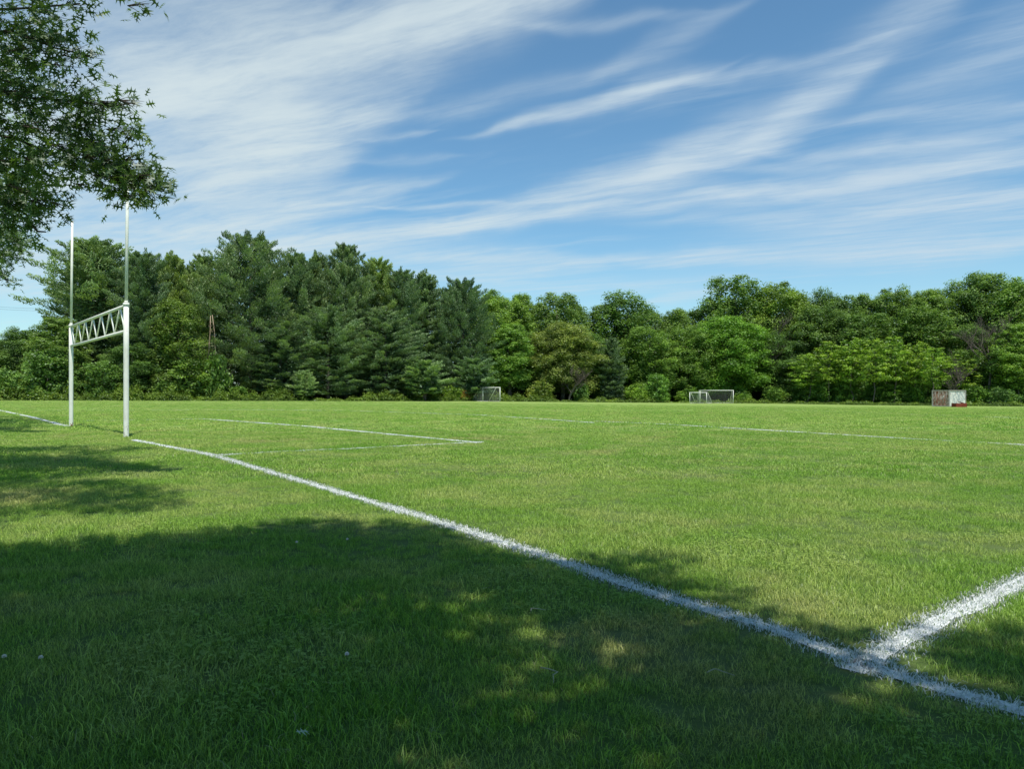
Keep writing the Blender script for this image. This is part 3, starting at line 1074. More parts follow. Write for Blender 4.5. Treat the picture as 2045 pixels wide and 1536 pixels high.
def pine_crown(seed, W=9.0, H=22.0, z0=3.0, step=1.15, per=1.0, sparse=0.0, taper=1.0):
    """white pine: whorled boughs, each carrying soft upswept plumes of needles"""
    global rng
    rng = np.random.default_rng(seed)
    C, D, Nn, T = [], [], [], []

    def plume(c, ax, a, b, hgt, tone):
        n = int(165 * per * max(.35, a))
        d = unit(rng.normal(size=(n, 3)))
        sd = np.array([-ax[1], ax[0], 0.0]); sd /= max(1e-6, np.linalg.norm(sd))
        up = np.cross(ax, sd); up = up if up[2] > 0 else -up
        rr = rng.uniform(.45, 1.08, (n, 1))
        loc = d * rr
        p = c + loc[:, :1] * a * ax + loc[:, 1:2] * b * sd + loc[:, 2:3] * hgt * up
        dn = unit(ax * .55 + np.array([0, 0, .75]) + d * .55 + rng.normal(0, .3, (n, 3)))
        C.append(p); D.append(dn)
        Nn.append(rng.normal(size=(n, 3)) * .6 + d * .4 + np.array([0, 0, .5]))
        T.append(np.clip(tone + .38 * loc[:, 2] + .12 * loc[:, 0] + rng.normal(0, .10, n), 0, 1))  # light tops and shaded undersides put into each plume's tone
    z = z0
    while z < H - 0.5:
        tt = (z - z0) / (H - z0)
        rmax = W / 2 * (min(1.0, 0.6 + tt * 1.5) * (1 - tt ** (3.2 * taper)) ** 0.8 + 0.07)
        nb = int(rng.integers(5, 8))
        a0 = rng.uniform(0, 6.28)
        for b in range(nb):
            if rng.uniform() < sparse * (1 - tt) + .06:
                continue
            ang = a0 + 6.28 * b / nb + rng.normal(0, .2)
            Lb = rmax * rng.uniform(0.62, 1.15)
            rise = (-0.05 + 0.6 * tt ** 1.5) + rng.normal(0, .08)
            hd = np.array([math.cos(ang), math.sin(ang), 0])
            ax = hd * 1.0 + np.array([0, 0, .25 + rise + .5 * tt]); ax /= np.linalg.norm(ax)
            bt = rng.uniform(0.28, 0.62)
            for s, k in ((.45, .8), (.72, 1.0), (.97, .8)):
                a = k * (.16 * Lb + .42)
                c = hd * Lb * s + np.array([0, 0, z + Lb * (rise * s + 0.2 * s * s) + rng.normal(0, .1)]) + np.array([-hd[1], hd[0], 0]) * rng.normal(0, .12 * Lb)
                plume(c, ax, a, a * .62, a * .42, bt + .12 * (s - .6))
        z += step * rng.uniform(.75, 1.25) * (1.0 - 0.4 * tt)
    # leaders: several narrow upright shoots
    for q in range(int(15 * W / 9)):
        x0, y0 = rng.normal(0, W * .17, 2)
        top = H - math.hypot(x0, y0) ** 1.25 * .8 + rng.uniform(-.5, .5)
        for z in np.arange(top - 2.6, top + .7, .2):
            n = 15
            wz = .08 + .2 * min(1, (top + .7 - z) / 2.2)
            dn = unit(np.array([0, 0, 1.4]) + rng.normal(0, .5, (n, 3)))
            off = rng.normal(0, wz, (n, 3)) * np.array([1, 1, .4])
            C.append(np.array([x0, y0, z]) + off); D.append(dn)
            Nn.append(rng.normal(size=(n, 3))); T.append(rng.uniform(.35, .85, n))
    core = 3600
    tt = rng.uniform(0.0, 0.86, core)
    ang = rng.uniform(0, 6.28, core)
    rr = W * .34 * (1 - tt ** 2.6) * np.sqrt(rng.uniform(0, 1, core))
    if sparse > .3:
        rr *= .45
    C.append(np.stack([rr * np.cos(ang), rr * np.sin(ang), z0 + (H - z0) * tt], 1)); D.append(unit(rng.normal(size=(core, 3)))); Nn.append(rng.normal(size=(core, 3))); T.append(np.zeros(core))  # shade inside the crown painted as the darkest tone
    C = np.concatenate(C); D = np.concatenate(D); Nn = np.concatenate(Nn); T = np.concatenate(T)
    Nn = Nn - D * np.sum(Nn * D, axis=1, keepdims=True)
    L = rng.uniform(.22, .42, len(C))
    wr = np.full(len(C), .24)
    L[-core:] *= 1.8
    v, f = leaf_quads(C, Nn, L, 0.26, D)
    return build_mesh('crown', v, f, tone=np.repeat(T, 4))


def trunk_mesh(seed, H, r0, limbs=6, spread=3.0, straight=False, z0=3.0, rise=1.0):
    rd = random.Random(seed)
    m = Mesher()
    bend = 0.0 if straight else 0.25
    pts = []
    x = y = 0
    for i in range(9):
        z = H * i / 8
        pts.append((x, y, z - (.3 if i == 0 else 0)))
        x += rd.uniform(-bend, bend); y += rd.uniform(-bend, bend)
    m.tube(pts, [r0 * (1.25 if i == 0 else 1 - .105 * i) for i in range(9)], 8)
    for k in range(limbs):
        z = z0 + (H * .8 - z0) * (k + rd.random()) / limbs
        i = int(z / H * 8)
        p = Vector(pts[i]).lerp(Vector(pts[min(8, i + 1)]), z / H * 8 - i)
        a = rd.uniform(0, 6.28)
        L_ = spread * rd.uniform(.6, 1.1)
        e = p + Vector((math.cos(a) * L_, math.sin(a) * L_, L_ * .5 * rise))
        mid = p.lerp(e, .5) + Vector((0, 0, -.15 * L_ + .1))
        rr = r0 * .38
        m.tube([p, mid, e], [rr, rr * .6, rr * .2], 5)
    return m.mesh('trunk')


broad = [decid_crown(101 + i, W=w, H=h, z0=z0_, ncl=int(n * 1.9), plume=pl_, leaf=lf * .8) for i, (w, h, z0_, n, pl_, lf) in enumerate([
    (9.5, 22, 1.5, 120, 1.15, .30), (11, 22, 2.0, 135, 1.0, .30), (8, 22, 1.5, 110, 1.3, .28), (10, 22, 3, 120, .85, .32), (12, 22, 2, 150, 1.0, .30)])]
pines = [pine_crown(201 + i, W=w, H=h, z0=z0_, per=pp / 14, sparse=sp_, taper=tp) for i, (w, h, z0_, pp, sp_, tp) in enumerate([
    (10, 22, 2.0, 14, .05, 1.0), (8, 22, 2.5, 14, .1, 1.3), (12, 22, 1.5, 13, .0, .9), (9, 22, 6.0, 14, .45, 1.1), (7, 22, 1.5, 15, .05, 1.0)])]
small_pine = pine_crown(251, W=4.5, H=8.0, z0=1.6, step=.8, per=.8)
spruce = pine_crown(252, W=6.0, H=14.0, z0=.4, step=.8, per=.8, taper=.45)
shrubs = [decid_crown(301 + i, W=w, H=h, z0=-.2, ncl=n, per=150, leaf=.22, plume=.9, core=900, lift=.7) for i, (w, h, n) in enumerate([(5, 4, 75), (6.5, 6.5, 95), (4, 3, 60)])]
saplings = [decid_crown(351 + i, W=5.5, H=10.5, z0=3.2, ncl=95, per=170, leaf=.22, plume=.42, core=350, lift=.5) for i in range(3)]
trunk_b = [trunk_mesh(i, 18, .32, 8, 3.2) for i in range(3)]
trunk_p = [trunk_mesh(10 + i, 21, .27, 14, 2.6, True, 1.5, .3) for i in range(3)]
trunk_sap = [trunk_mesh(20 + i, 9.2, .09, 6, 1.7, False, 3.2) for i in range(3)]
trunk_small = trunk_mesh(30, 7.4, .16, 8, 1.5, True, 1.4, .2)
trunk_spruce = trunk_mesh(31, 13, .2, 8, 1.5, True, 1.4, .2)
trunk_shrub = [trunk_mesh(40 + i, h, .08, 6, 1.5, False, .5) for i, h in enumerate((3.2, 5.2, 2.3))]

KIND = {
    'broad': (broad, trunk_b, 'broad', 22.9, (9.5, 11, 8, 10, 12), 'broadleaf_tree', 'tree'),
    'pine': (pines, trunk_p, 'pine', 22.6, (10, 8, 12, 9, 7), 'pine_tree', 'pine tree'),
    'small': ([small_pine], [trunk_small], 'pine', 8.5, (4.5,), 'pine_tree', 'pine tree'),
    'spruce': ([spruce], [trunk_spruce], 'pine', 14.5, (6,), 'spruce_tree', 'spruce tree'),
    'shrub': (shrubs, trunk_shrub, 'broad', None, (5, 6.5, 4), 'shrub', 'shrub'),
    'sap': (saplings, trunk_sap, 'broad', 11.0, (5.5,) * 3, 'young_tree', 'young tree'),
}
SH_H = (4.4, 7.0, 3.4)
count = [0]


def plant(kind, variant, px, D, top, wpx, tint, label, group=None, stretch=1.0):
    ms, tr, mat, ph, pw, nm, cat = KIND[kind]
    p = at(px, D)
    h = height_at(top, D) - p.z
    w = wpx * D / F * (1.3 if kind == 'pine' else 1.22 if kind == 'broad' else 1)
    v = variant % len(ms)
    proto_h = ph if ph else SH_H[v]
    sz = h / proto_h
    sx = w / (pw[v] * 1.08)
    count[0] += 1
    root = empty(nm, (p.x, p.y, p.z), random.Random(count[0] * 7).uniform(0, 6.28))
    root.scale = (sx, sx * stretch, sz)
    tag(root, label, cat, group)
    t_ = link('trunk', tr[variant % len(tr)], M['bark'], root)
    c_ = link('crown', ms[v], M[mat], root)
    c_.color = tuple(tint) + (1,)
    return root


G_PINE = 'pines along the left half of the field edge'
G_BRO = 'broadleaf trees along the far field edge'
G_SHR = 'shrubs at the foot of the wood'
G_SAP = 'bright young trees in the front row on the right'
bl = (0.95, 1.0, 1.05)
ye = (1.35, 1.25, .8)
nt_ = (1, 1, 1)
dk = (.82, .87, .9)
br = (1.35, 1.35, .95)
ol = (1.4, 1.12, 1.15)
TREES = [
    # kind, variant, px, extra distance, top row, width px, tint, label, group
    ('pine', 3, 188, 6, 478, 195, (1.15, 1.15, 1.05), 'large open pine with bare-tipped limbs reaching left, behind the goalpost', G_PINE),
    ('broad', 3, 118, 0, 628, 140, (1.0, 1.0, .95), 'rounded broadleaf tree just left of the far goalpost upright', G_BRO),
    ('broad', 1, 45, 5, 648, 120, (.85, .92, 1.0), 'dark bushy tree low at the far left of the wood', G_BRO),
    ('broad', 0, -60, 2, 640, 130, nt_, 'bushy tree cut by the left edge of the photo', G_BRO),
    ('pine', 1, 288, 3, 500, 100, dk, 'narrow dark pine just right of the near goalpost upright', G_PINE),
    ('pine', 4, 345, 9, 506, 95, (1.45, 1.35, .95), 'pale loose-crowned pine between the near goalpost and the dead snag', G_PINE),
    ('pine', 0, 405, 8, 508, 100, (1.2, 1.2, .9), 'yellowish pine directly above the dead snag', G_PINE),
    ('broad', 2, 352, -1, 585, 120, (1.0, .95, .85), 'vine-draped tree left of the dead snag', G_BRO),
    ('broad', 1, 262, 0, 680, 110, (.75, .85, .85), 'dark leafy understory tree seen behind the near goalpost', G_BRO),
    ('pine', 2, 500, 1, 464, 185, nt_, 'tallest and broadest pine of the left half of the wood', G_PINE),
    ('pine', 1, 590, 6, 503, 95, bl, 'pine on the right shoulder of the tallest pine', G_PINE),
    ('pine', 4, 632, 9, 505, 80, (1.1, 1.1, 1.0), 'slim pine second to the right of the tallest pine', G_PINE),
    ('pine', 0, 690, 4, 486, 115, nt_, 'pine with several pointed leaders left of the yellowish pine', G_PINE),
    ('pine', 3, 752, 7, 515, 95, (1.4, 1.35, .85), 'yellow-green pine with climbing vines in mid wood', G_PINE),
    ('pine', 1, 803, 4, 536, 85, bl, 'bluish pine to the right of the yellow-green vine-hung pine', G_PINE),
    ('pine', 4, 850, 8, 542, 85, (.95, 1, 1), 'slim pine behind the low pine with a bare trunk', G_PINE),
    ('pine', 2, 925, 1, 555, 120, (.8, .88, .92), 'dark pine that ends the row of pines, behind the orange shrub', G_PINE),
    ('pine', 2, 655, -1, 610, 150, (1.0, 1.05, 1.05), 'broad full pine before the pointed ones, left of the bare trunks', G_PINE),
    ('pine', 0, 770, -2, 620, 140, dk, 'dark pine standing forward of the yellow-green pine', G_PINE),
    ('pine', 1, 560, -2, 640, 120, dk, 'dark low pine forward and right of the tallest pine', G_PINE),
    ('small', 0, 848, -5, 716, 105, (1.2, 1.25, 1.1), 'low pine with spreading layers above a bare pale trunk', 'small pines at the front of the wood'),
    ('small', 0, 606, -4, 738, 60, (1.3, 1.3, 1.1), 'small young pine at the foot of the pines', 'small pines at the front of the wood'),
    ('small', 0, 950, -4, 712, 90, (.95, 1.05, 1.05), 'small pine directly behind the left soccer goal', 'small pines at the front of the wood'),
    ('broad', 1, 985, 8, 568, 110, br, 'bright green tree next after the last pine', G_BRO),
    ('broad', 3, 1040, 12, 578, 90, br, 'bright green tree filling the dip right of the last pine', G_BRO),
    ('broad', 0, 1118, 10, 570, 130, nt_, 'broad-topped tree rising behind the olive tree', G_BRO),
    ('broad', 3, 1020, 0, 640, 120, (1.15, 1.25, .95), 'green layered tree between the left goal and the olive tree', G_BRO),
    ('broad', 4, 1122, -1, 636, 140, ol, 'olive-brown rounded tree in mid wood', G_BRO),
    ('broad', 2, 1248, 10, 570, 135, (.92, 1, .95), 'tall rounded tree standing alone against the sky in mid wood', G_BRO),
    ('spruce', 0, 1222, 0, 672, 75, (.7, .75, .75), 'dark pointed spruce below the tall rounded tree', None),
    ('broad', 2, 1292, 2, 645, 105, (1.1, 1.15, .95), 'mid-height rounded tree right of the dark spruce', G_BRO),
    ('broad', 0, 1350, 14, 606, 100, (1.1, 1.1, 1.0), 'tree in the lowest dip of the skyline', G_BRO),
    ('broad', 1, 1372, 2, 645, 110, (1.1, 1.15, .9), 'bright tree left of the two far goals', G_BRO),
    ('broad', 0, 1466, 12, 536, 150, (.95, 1.0, .95), 'tallest crown of the right wood, above the two far goals', G_BRO),
    ('broad', 4, 1450, 0, 622, 160, (1.1, 1.3, .8), 'bright green full tree directly behind the two far goals', G_BRO),
    ('broad', 1, 1555, 9, 552, 140, (1.25, 1.2, .85), 'yellow-green tree right of the tallest crown of the right wood', G_BRO),
    ('broad', 2, 1600, 16, 575, 90, nt_, 'tree crown sunk between the yellow-green tree and the small pointed crown', G_BRO),
    ('broad', 2, 1648, 16, 562, 75, (.8, .88, .95), 'small dark crown standing out of the skyline', G_BRO),
    ('broad', 0, 1700, 18, 574, 110, (1.0, 1.05, 1.0), 'tree crown right of the small dark crown', G_BRO),
    ('broad', 1, 1782, 16, 562, 120, (1.1, 1.1, .95), 'rounded crown above the middle of the bright young trees', G_BRO),
    ('broad', 3, 1852, 14, 568, 105, (1.15, 1.15, .95), 'crown left of the high crown at the right, above the container', G_BRO),
    ('broad', 4, 1962, 16, 530, 170, (.95, 1.0, .95), 'highest broad crown near the right edge, behind the bare tree', G_BRO),
    ('broad', 0, 2055, 12, 536, 140, (1.1, 1.15, 1.0), 'tall tree cut by the right edge of the photo', G_BRO),
    ('broad', 2, 2160, 12, 540, 140, nt_, 'tree standing beyond the right edge of the photo', G_BRO),
    ('broad', 4, 1560, 2, 655, 130, (.72, .8, .85), 'dark tree in the gap left of the bright young trees', G_BRO),
    ('broad', 1, 1640, 8, 600, 130, (.8, .85, .85), 'dark crown behind the left end of the bright young trees', G_BRO),
    ('broad', 0, 1740, 8, 615, 140, (.85, .92, .9), 'dark crown behind the middle of the bright young trees', G_BRO),
    ('broad', 2, 1840, 8, 600, 130, (.95, 1.0, .9), 'mid-green crown behind the right end of the bright young trees', G_BRO),
    ('broad', 1, 1930, 7, 640, 110, (.9, .95, .9), 'tree behind the shipping container', G_BRO),
    ('broad', 3, 2030, 3, 640, 110, (1.2, 1.25, .9), 'bright tree at the right edge beyond the container', G_BRO),
    ('broad', 3, 1175, 3, 660, 100, (.85, .95, .85), 'dark tree between the olive tree and the spruce', G_BRO),
]
for (k, v, px, dz, top, w, tint, lab, grp_) in TREES:
    plant(k, v, px, edge(px) + dz + (w * edge(px) / F * .38 if k in ('broad', 'pine') else 1.0), top, w, tint, lab, grp_)

# sunlit young trees in front on the right, each with its own thin stem
SAPS = [(1612, 700, 85, 'leftmost and lowest of the bright young trees'), (1655, 672, 90, 'bright young tree next to the leftmost one'),
        (1700, 664, 90, 'tall bright young tree left of the middle of the front row'), (1742, 668, 85, 'bright young tree in the middle of the front row'),
        (1785, 662, 90, 'bright young tree right of the middle of the front row'), (1828, 672, 85, 'bright young tree two before the container'),
        (1868, 686, 85, 'bright young tree just above the container doors'), (1912, 700, 85, 'bright young tree reaching over the container'),
        (2000, 700, 80, 'bright young tree right of the bare tree'), (2040, 690, 85, 'bright young tree at the right edge of the photo')]
for i, (px, top, w, lab) in enumerate(SAPS):
    plant('sap', i, px, edge(px) + 1.5 + (i % 3) * 1.6 + (3 if px > 1880 else 0), top, w, (1.5 + .1 * (i % 2), 1.5, .75), lab, G_SAP)
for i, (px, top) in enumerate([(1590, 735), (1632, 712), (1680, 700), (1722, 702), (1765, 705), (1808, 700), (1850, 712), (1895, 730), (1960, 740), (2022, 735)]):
    plant('sap', i + 1, px, edge(px) + 7 + (i % 2) * 2, top, 75, (.8, .9, .6), 'thin dark sapling in the shade under the bright young trees', 'shaded saplings behind the bright young trees')  # darker tint paints the shade these saplings stand in

SHR = [
    (1, 380, 0, 708, 125, (1.2, 1.2, .9), 'big rounded bush below the dead snag'),
    (0, 332, 0, 752, 80, (1.05, 1.1, .9), 'low bush left of the big rounded bush'),
    (1, 95, -1, 690, 130, (.85, .95, .85), 'large dark bush left of the far goalpost upright'),
    (1, 200, -1, 716, 110, (.85, .95, .8), 'bush between the two goalposts'),
    (2, 434, -.5, 688, 70, (1.0, 1.1, .8), 'vine-covered mound at the foot of the dead snag'),
    (0, 18, -2, 728, 90, (1.5, 1.5, 1.5), 'pale flowering bush at the far left'),
    (2, 66, -3, 763, 50, (1.7, 1.7, 1.7), 'small white-flowered bush at the left field edge'),
    (2, 476, -1, 765, 60, (1.1, 1.2, .9), 'small bush under the left side of the tallest pine'),
    (2, 555, -1, 766, 55, (1.2, 1.3, .9), 'small bush under the right side of the tallest pine'),
    (0, 905, -1, 768, 60, (1.4, 1.4, .7), 'yellow-green bush left of the orange shrub'),
    (0, 1082, -1, 755, 75, (1.7, 1.35, 1.1), 'rounded olive bush below the olive tree'),
    (2, 1160, -1, 758, 50, (.95, 1.05, .9), 'small bush below the right side of the olive tree'),
    (0, 1268, -1, 762, 60, (1.5, 1.5, .8), 'bright bush right of the dark spruce'),
    (1, 1312, -1, 742, 80, (.95, 1.15, .8), 'domed bush left of the two far goals'),
    (0, 1378, 0, 772, 70, (1.1, 1.2, .8), 'low bush behind the small narrow goal'),
    (0, 1484, -1, 778, 45, (1.2, 1.3, .85), 'low bush right beside the wide far goal'),
    (0, 1545, -1, 768, 62, (1.3, 1.35, .95), 'rounded bush standing apart right of the far goals'),
    (1, 1610, 4, 735, 90, (.85, 1.0, .8), 'bush under the leftmost bright young tree'),
    (0, 2000, 0, 770, 60, (.9, 1.0, .95), 'bush right of the container'),
]
for (v, px, dz, top, w, tint, lab) in SHR:
    plant('shrub', v, px, edge(px) + dz, top, w, tint, lab, G_SHR)
for i, px in enumerate((1645, 1690, 1735, 1780, 1822, 1852, 1945, 2030)):
    plant('shrub', i % 2, px, edge(px) + 4.5 + (i % 3), 744 + (i * 29) % 22, 75, (.95, 1.1, .75), 'leafy low bush in the shade under the bright young trees', 'low bushes under the bright young trees')
# orange-leaved shrub
sr = plant('shrub', 2, 928, edge(928) - 2.5, 773, 22, (4.2, 1.5, 1.9), 'small orange-leaved shrub left of the side-on soccer goal')
# deeper rows that close the wood
for i, px in enumerate(range(-140, 2260, 75)):
    isp = px < 930
    skyline = float(np.interp(px, [-140, 20, 110, 160, 330, 500, 700, 900, 1000, 1100, 1250, 1340, 1460, 1640, 1800, 1960, 2260],
                              [680, 680, 665, 530, 535, 520, 530, 575, 590, 595, 600, 618, 575, 582, 580, 555, 555]))
    D = edge(px) + 20 + (i % 3) * 3
    if isp:
        plant('pine', i, px, D, skyline, 120, dk, 'pine deep in the left half of the wood, mostly hidden by the front row', 'hidden pines of the back row')
    else:
        plant('broad', i, px, D, skyline, 125, (.85, .9, .85), 'broadleaf tree deep in the right half of the wood, mostly hidden by the front row', 'hidden broadleaf trees of the back row')
# understory: dim saplings close the gaps under the crowns
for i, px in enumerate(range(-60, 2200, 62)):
    plant('shrub', 1, px, edge(px) + 11 + (i % 2) * 4, 695 + (i * 37) % 40, 95, (.7, .8, .65), 'dark understory bush in the shade of the wood', 'shaded understory bushes inside the wood')  # tint darkened: the wood's shade is put into the leaf colour


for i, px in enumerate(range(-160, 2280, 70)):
    plant('shrub', 1, px, edge(px) + 34 + (i % 2) * 4, 672 + (i * 53) % 30, 190, (.5, .58, .55), 'tall dim thicket far inside the wood, seen only through gaps', 'dim thickets far inside the wood')  # very dark tint paints the dimness inside the wood


# bare dead trees
def bare_tree(name, seed, H, r0, spread, depth=4, fine=5):
    rd = random.Random(seed)
    m = Mesher()

    def grow(p, d, L_, r, lv):
        pts = [p]
        q = p.copy()
        for s in range(3):
            d = (d + Vector((rd.uniform(-.25, .25), rd.uniform(-.25, .25), rd.uniform(-.05, .22)))).normalized()
            q = q + d * L_ / 3
            pts.append(q.copy())
        m.tube(pts, [r, r * .85, r * .7, r * .5], 5 if lv > 1 else 3, False)
        if lv == 0:
            return
        for k in range(fine if lv < depth else fine + 3):
            s = rd.uniform(.3, 1.0)
            i = min(2, int(s * 3))
            b = pts[i].lerp(pts[i + 1], s * 3 - i)
            a = rd.uniform(0, 6.28)
            nd = (d * .7 + Vector((math.cos(a), math.sin(a), rd.uniform(0, .6))) * spread).normalized()
            grow(b, nd, L_ * rd.uniform(.45, .65), r * .42, lv - 1)
    grow(Vector((0, 0, -.2)), Vector((0, 0, 1)), H * .55, r0, depth)
    return m.mesh(name)


def plant_bare(px, D, top, seed, label, H=14, mat='dead', depth=4, fine=5, spread=.9):
    p = at(px, D)
    h = height_at(top, D) - p.z
    root = empty('bare_tree', p)
    root.scale = (h / H,) * 3
    tag(root, label, 'dead tree', 'dead trees in the wood')
    link('branches', bare_tree('branches', seed, H, .22, spread, depth, fine), M[mat], root)
    return root


plant_bare(1975, edge(1975) + 5.5, 612, 5, 'bare grey-brown tree behind and right of the container')
plant_bare(1900, edge(1900) + 1.6, 700, 9, 'low bare thicket tree directly behind the container', 9)
plant_bare(1540, edge(1540) + 6.5, 620, 14, 'greyish dead tree right of the tallest crown of the right wood')
plant_bare(1135, edge(1135) - 1.0, 715, 22, 'bare twiggy dead tree under the olive tree', 9)
# broken snag, two pale prongs
p = at(424, edge(424) + 1.6)
sn = empty('dead_snag', p)
tag(sn, 'broken pale dead trunk with two prongs standing out of the vines', 'dead tree', 'dead trees in the wood')
m_ = Mesher()
m_.tube([(0.9, 0, -.2), (.7, 0, 5), (.45, 0, 7.5), (.3, .05, 10), (0, 0, 12.6)], [.12, .11, .08, .065, .04], 7)
for k in range(9):
    z = 7.5 + k * .5
    m_.tube([(.25 - .04 * k, 0, z), (.25 + random.uniform(-.9, .9), random.uniform(-.3, .3), z + random.uniform(-.2, .5))], [.035, .012], 4)
m_.build('trunk', M['palewood'], sn)
m_ = Mesher()
m_.tube([(-.75, .1, 5.5), (-.5, .1, 8.0), (-.35, .1, 10.2), (-.3, .1, 12.5)], [.11, .09, .07, .045], 7)
for k in range(7):
    z = 7.2 + k * .6
    m_.tube([(-.5, .1, z), (-.5 + random.uniform(-.8, .5), .1 + random.uniform(-.3, .3), z + random.uniform(-.3, .4))], [.03, .01], 4)
m_.build('prong', M['palewood'], sn)

# ------------------------------------------------------------------ ground cover along the wood edge
rng = np.random.default_rng(77)
C, Nn, T = [], [], []
for px in np.arange(-260, 2300, 2.6):
    D0 = edge(px) - 3.6
    amt = float(np.interp(px, [-260, 440, 620, 640, 690, 720, 830, 900, 960, 1090, 1110, 1180, 1300, 1600, 1850, 1870, 1930, 2300],
                          [1.5, 1.4, 1.2, .5, .3, 1.3, .9, 1.9, 1.4, 1.3, .8, .7, .7, .55, .5, .1, .6, .6]))
    hump = 0.7 + .5 * math.sin(px * .043) * math.sin(px * .017 + 1) + .25 * math.sin(px * .19)
    hgt = max(.15, amt * hump * 1.4)
    for k in range(3):
        c = at(px + rng.normal(0, 2), D0 + rng.uniform(-.6, 2.6))
        n = int(34 * (0.5 + hgt * .5))
        d = unit(rng.normal(size=(n, 3)) + np.array([0, -.2, .7]))
        C.append(np.array(c) + d * np.array([.75, .75, hgt]) * rng.uniform(.5, 1, (n, 1)) * rng.uniform(.6, 1.15))
        Nn.append(d + np.array([0, 0, .6]) + rng.normal(0, .45, (n, 3)))
        T.append(np.clip(rng.uniform(.15, .85) + rng.normal(0, .15, n), 0, 1))
C = np.concatenate(C); Nn = np.concatenate(Nn); T = np.concatenate(T)
ok = C[:, 2] > terrain(C[:, 0], C[:, 1])
C, Nn, T = C[ok], Nn[ok], T[ok]
v, f = leaf_quads(C, Nn, rng.uniform(.14, .3, len(C)), .75)
gc = link('ground_cover', build_mesh('ground_cover', v, f, tone=np.repeat(T, 4)), M['vine'])
tag(gc, 'bright yellow-green vines sprawling along the foot of the wood', 'ground cover', kind='stuff')
gc.color = (1, 1, 1, 1)

# taller unmown grass
n = 42000
px = rng.uniform(-300, 2350, n)
D0 = np.interp(px, [e[0] for e in EDGE], [e[1] for e in EDGE])
D = D0 - 4.5 + rng.uniform(0, 4.5, n)
x = (px - CX) / F * D
h = rng.uniform(.15, .42, n) * np.interp(px, [400, 440, 560, 600, 1480, 1650, 1940, 2300], [.7, 1.4, 1.3, .5, .5, 1.2, 1.5, 1.4])
v, f, tn = blades(x, D, h, rng.uniform(.03, .07, n), .5, terrain(x, D) - .02)
tg = link('tall_grass', build_mesh('tall_grass', v, f, tone=tn), M['reed'])
tag(tg, 'unmown taller grass fringe between the field and the wood', 'grass', kind='stuff')
tg.color = (1, 1, 1, 1)

# ------------------------------------------------------------------ oak hanging into the view
# one lobed leaf, about 12 cm, lying in xy with its stalk at the origin
LEAFV = [(0, 0, 0), (0.05, .18, 0), (-.05, .18, 0), (0.085, .5, .01), (-.085, .5, .01), (.075, .74, .0), (-.075, .74, .0), (0, 1.02, -.05)]
LEAFF = [(0, 1, 2), (1, 3, 4), (1, 4, 2), (3, 5, 6), (3, 6, 4), (5, 7, 6)]
for (y0, y1, ty, tx, tz_) in ((.16, .30, .22, .30, -.02), (.40, .56, .60, .47, -.05), (.66, .78, .90, .33, -.06)):
    for s in (1, -1):
        o = len(LEAFV)
        LEAFV += [(.03 * s, y0, 0), (.03 * s, y1, 0), (tx * s, ty, tz_)]
        LEAFF.append((o, o + 2, o + 1) if s > 0 else (o, o + 1, o + 2))
LEAFV = np.array(LEAFV, dtype=float)
LEAFF = np.array(LEAFF)


def lobed(pos, direction, normal, size, name):
    N = len(pos)
    n_ = unit(normal)
    d = unit(direction - n_ * np.sum(direction * n_, axis=1, keepdims=True))
    s = np.cross(d, n_)
    v = (pos[:, None, :] + s[:, None, :] * LEAFV[None, :, 0:1] * size[:, None, None] + d[:, None, :] * LEAFV[None, :, 1:2] * size[:, None, None]
         + n_[:, None, :] * LEAFV[None, :, 2:3] * size[:, None, None])
    f = LEAFF[None] + (np.arange(N) * len(LEAFV))[:, None, None]
    return v.reshape(-1, 3), f.reshape(-1, 3)


def sprays(discs, leaves_per, root_pt, size=.125, dense=1.0, wig=1.0):
    """discs: (px,py,radius_px,D,weight). returns leaves and a twig mesher"""
    pos, dr, nr, tn = [], [], [], []
    tw = Mesher()
    for (px, py, rp, D, wgt) in discs:
        if rp > 55:
            wgt *= .72
        if rp < 42:
            wgt *= 1.7
        c = Vector(((px - CX) / F * D, D, height_at(py, D)))
        rad = rp * D / F
        outd = (c - root_pt).normalized()
        # twigs through this clump
        ntw = max(3, int(wgt * 7))
        base = c - outd * rad * 1.15
        for k in range(ntw):
            e = c + Vector((rng.normal(0, .5), rng.normal(0, .8), rng.normal(0, .42))) * rad + outd * rad * rng.uniform(0, .75)
            if (e - c).length > rad * 1.15:
                e = c + (e - c).normalized() * rad * 1.15
            mid = base.lerp(e, .5) + Vector((0, 0, rng.normal(0, .05) * rad))
            tw.tube([base, mid, e], [.006, .004, .0015], 4, False)
            nl = max(3, int(leaves_per * wgt * (rad / .35) ** 1.55 / ntw * dense))
            for q in range(nl):
                s = rng.uniform(.15, 1.05)
                pt = base.lerp(mid, s * 2) if s < .5 else mid.lerp(e, s * 2 - 1)
                jit = Vector(rng.normal(0, .075, 3)) * (1 + rad)
                pt = pt + jit
                d = Vector(rng.normal(0, 1, 3)) + (e - base).normalized() * .45 + Vector((0, 0, -.25))
                pos.append(pt); dr.append(d)
                nr.append(Vector((rng.normal(0, .8), rng.normal(-.3, .9), .7)))
                tn.append(min(1, max(0, rng.normal(.45, .25))))
    return np.array(pos), np.array(dr), np.array(nr), np.array(tn), tw


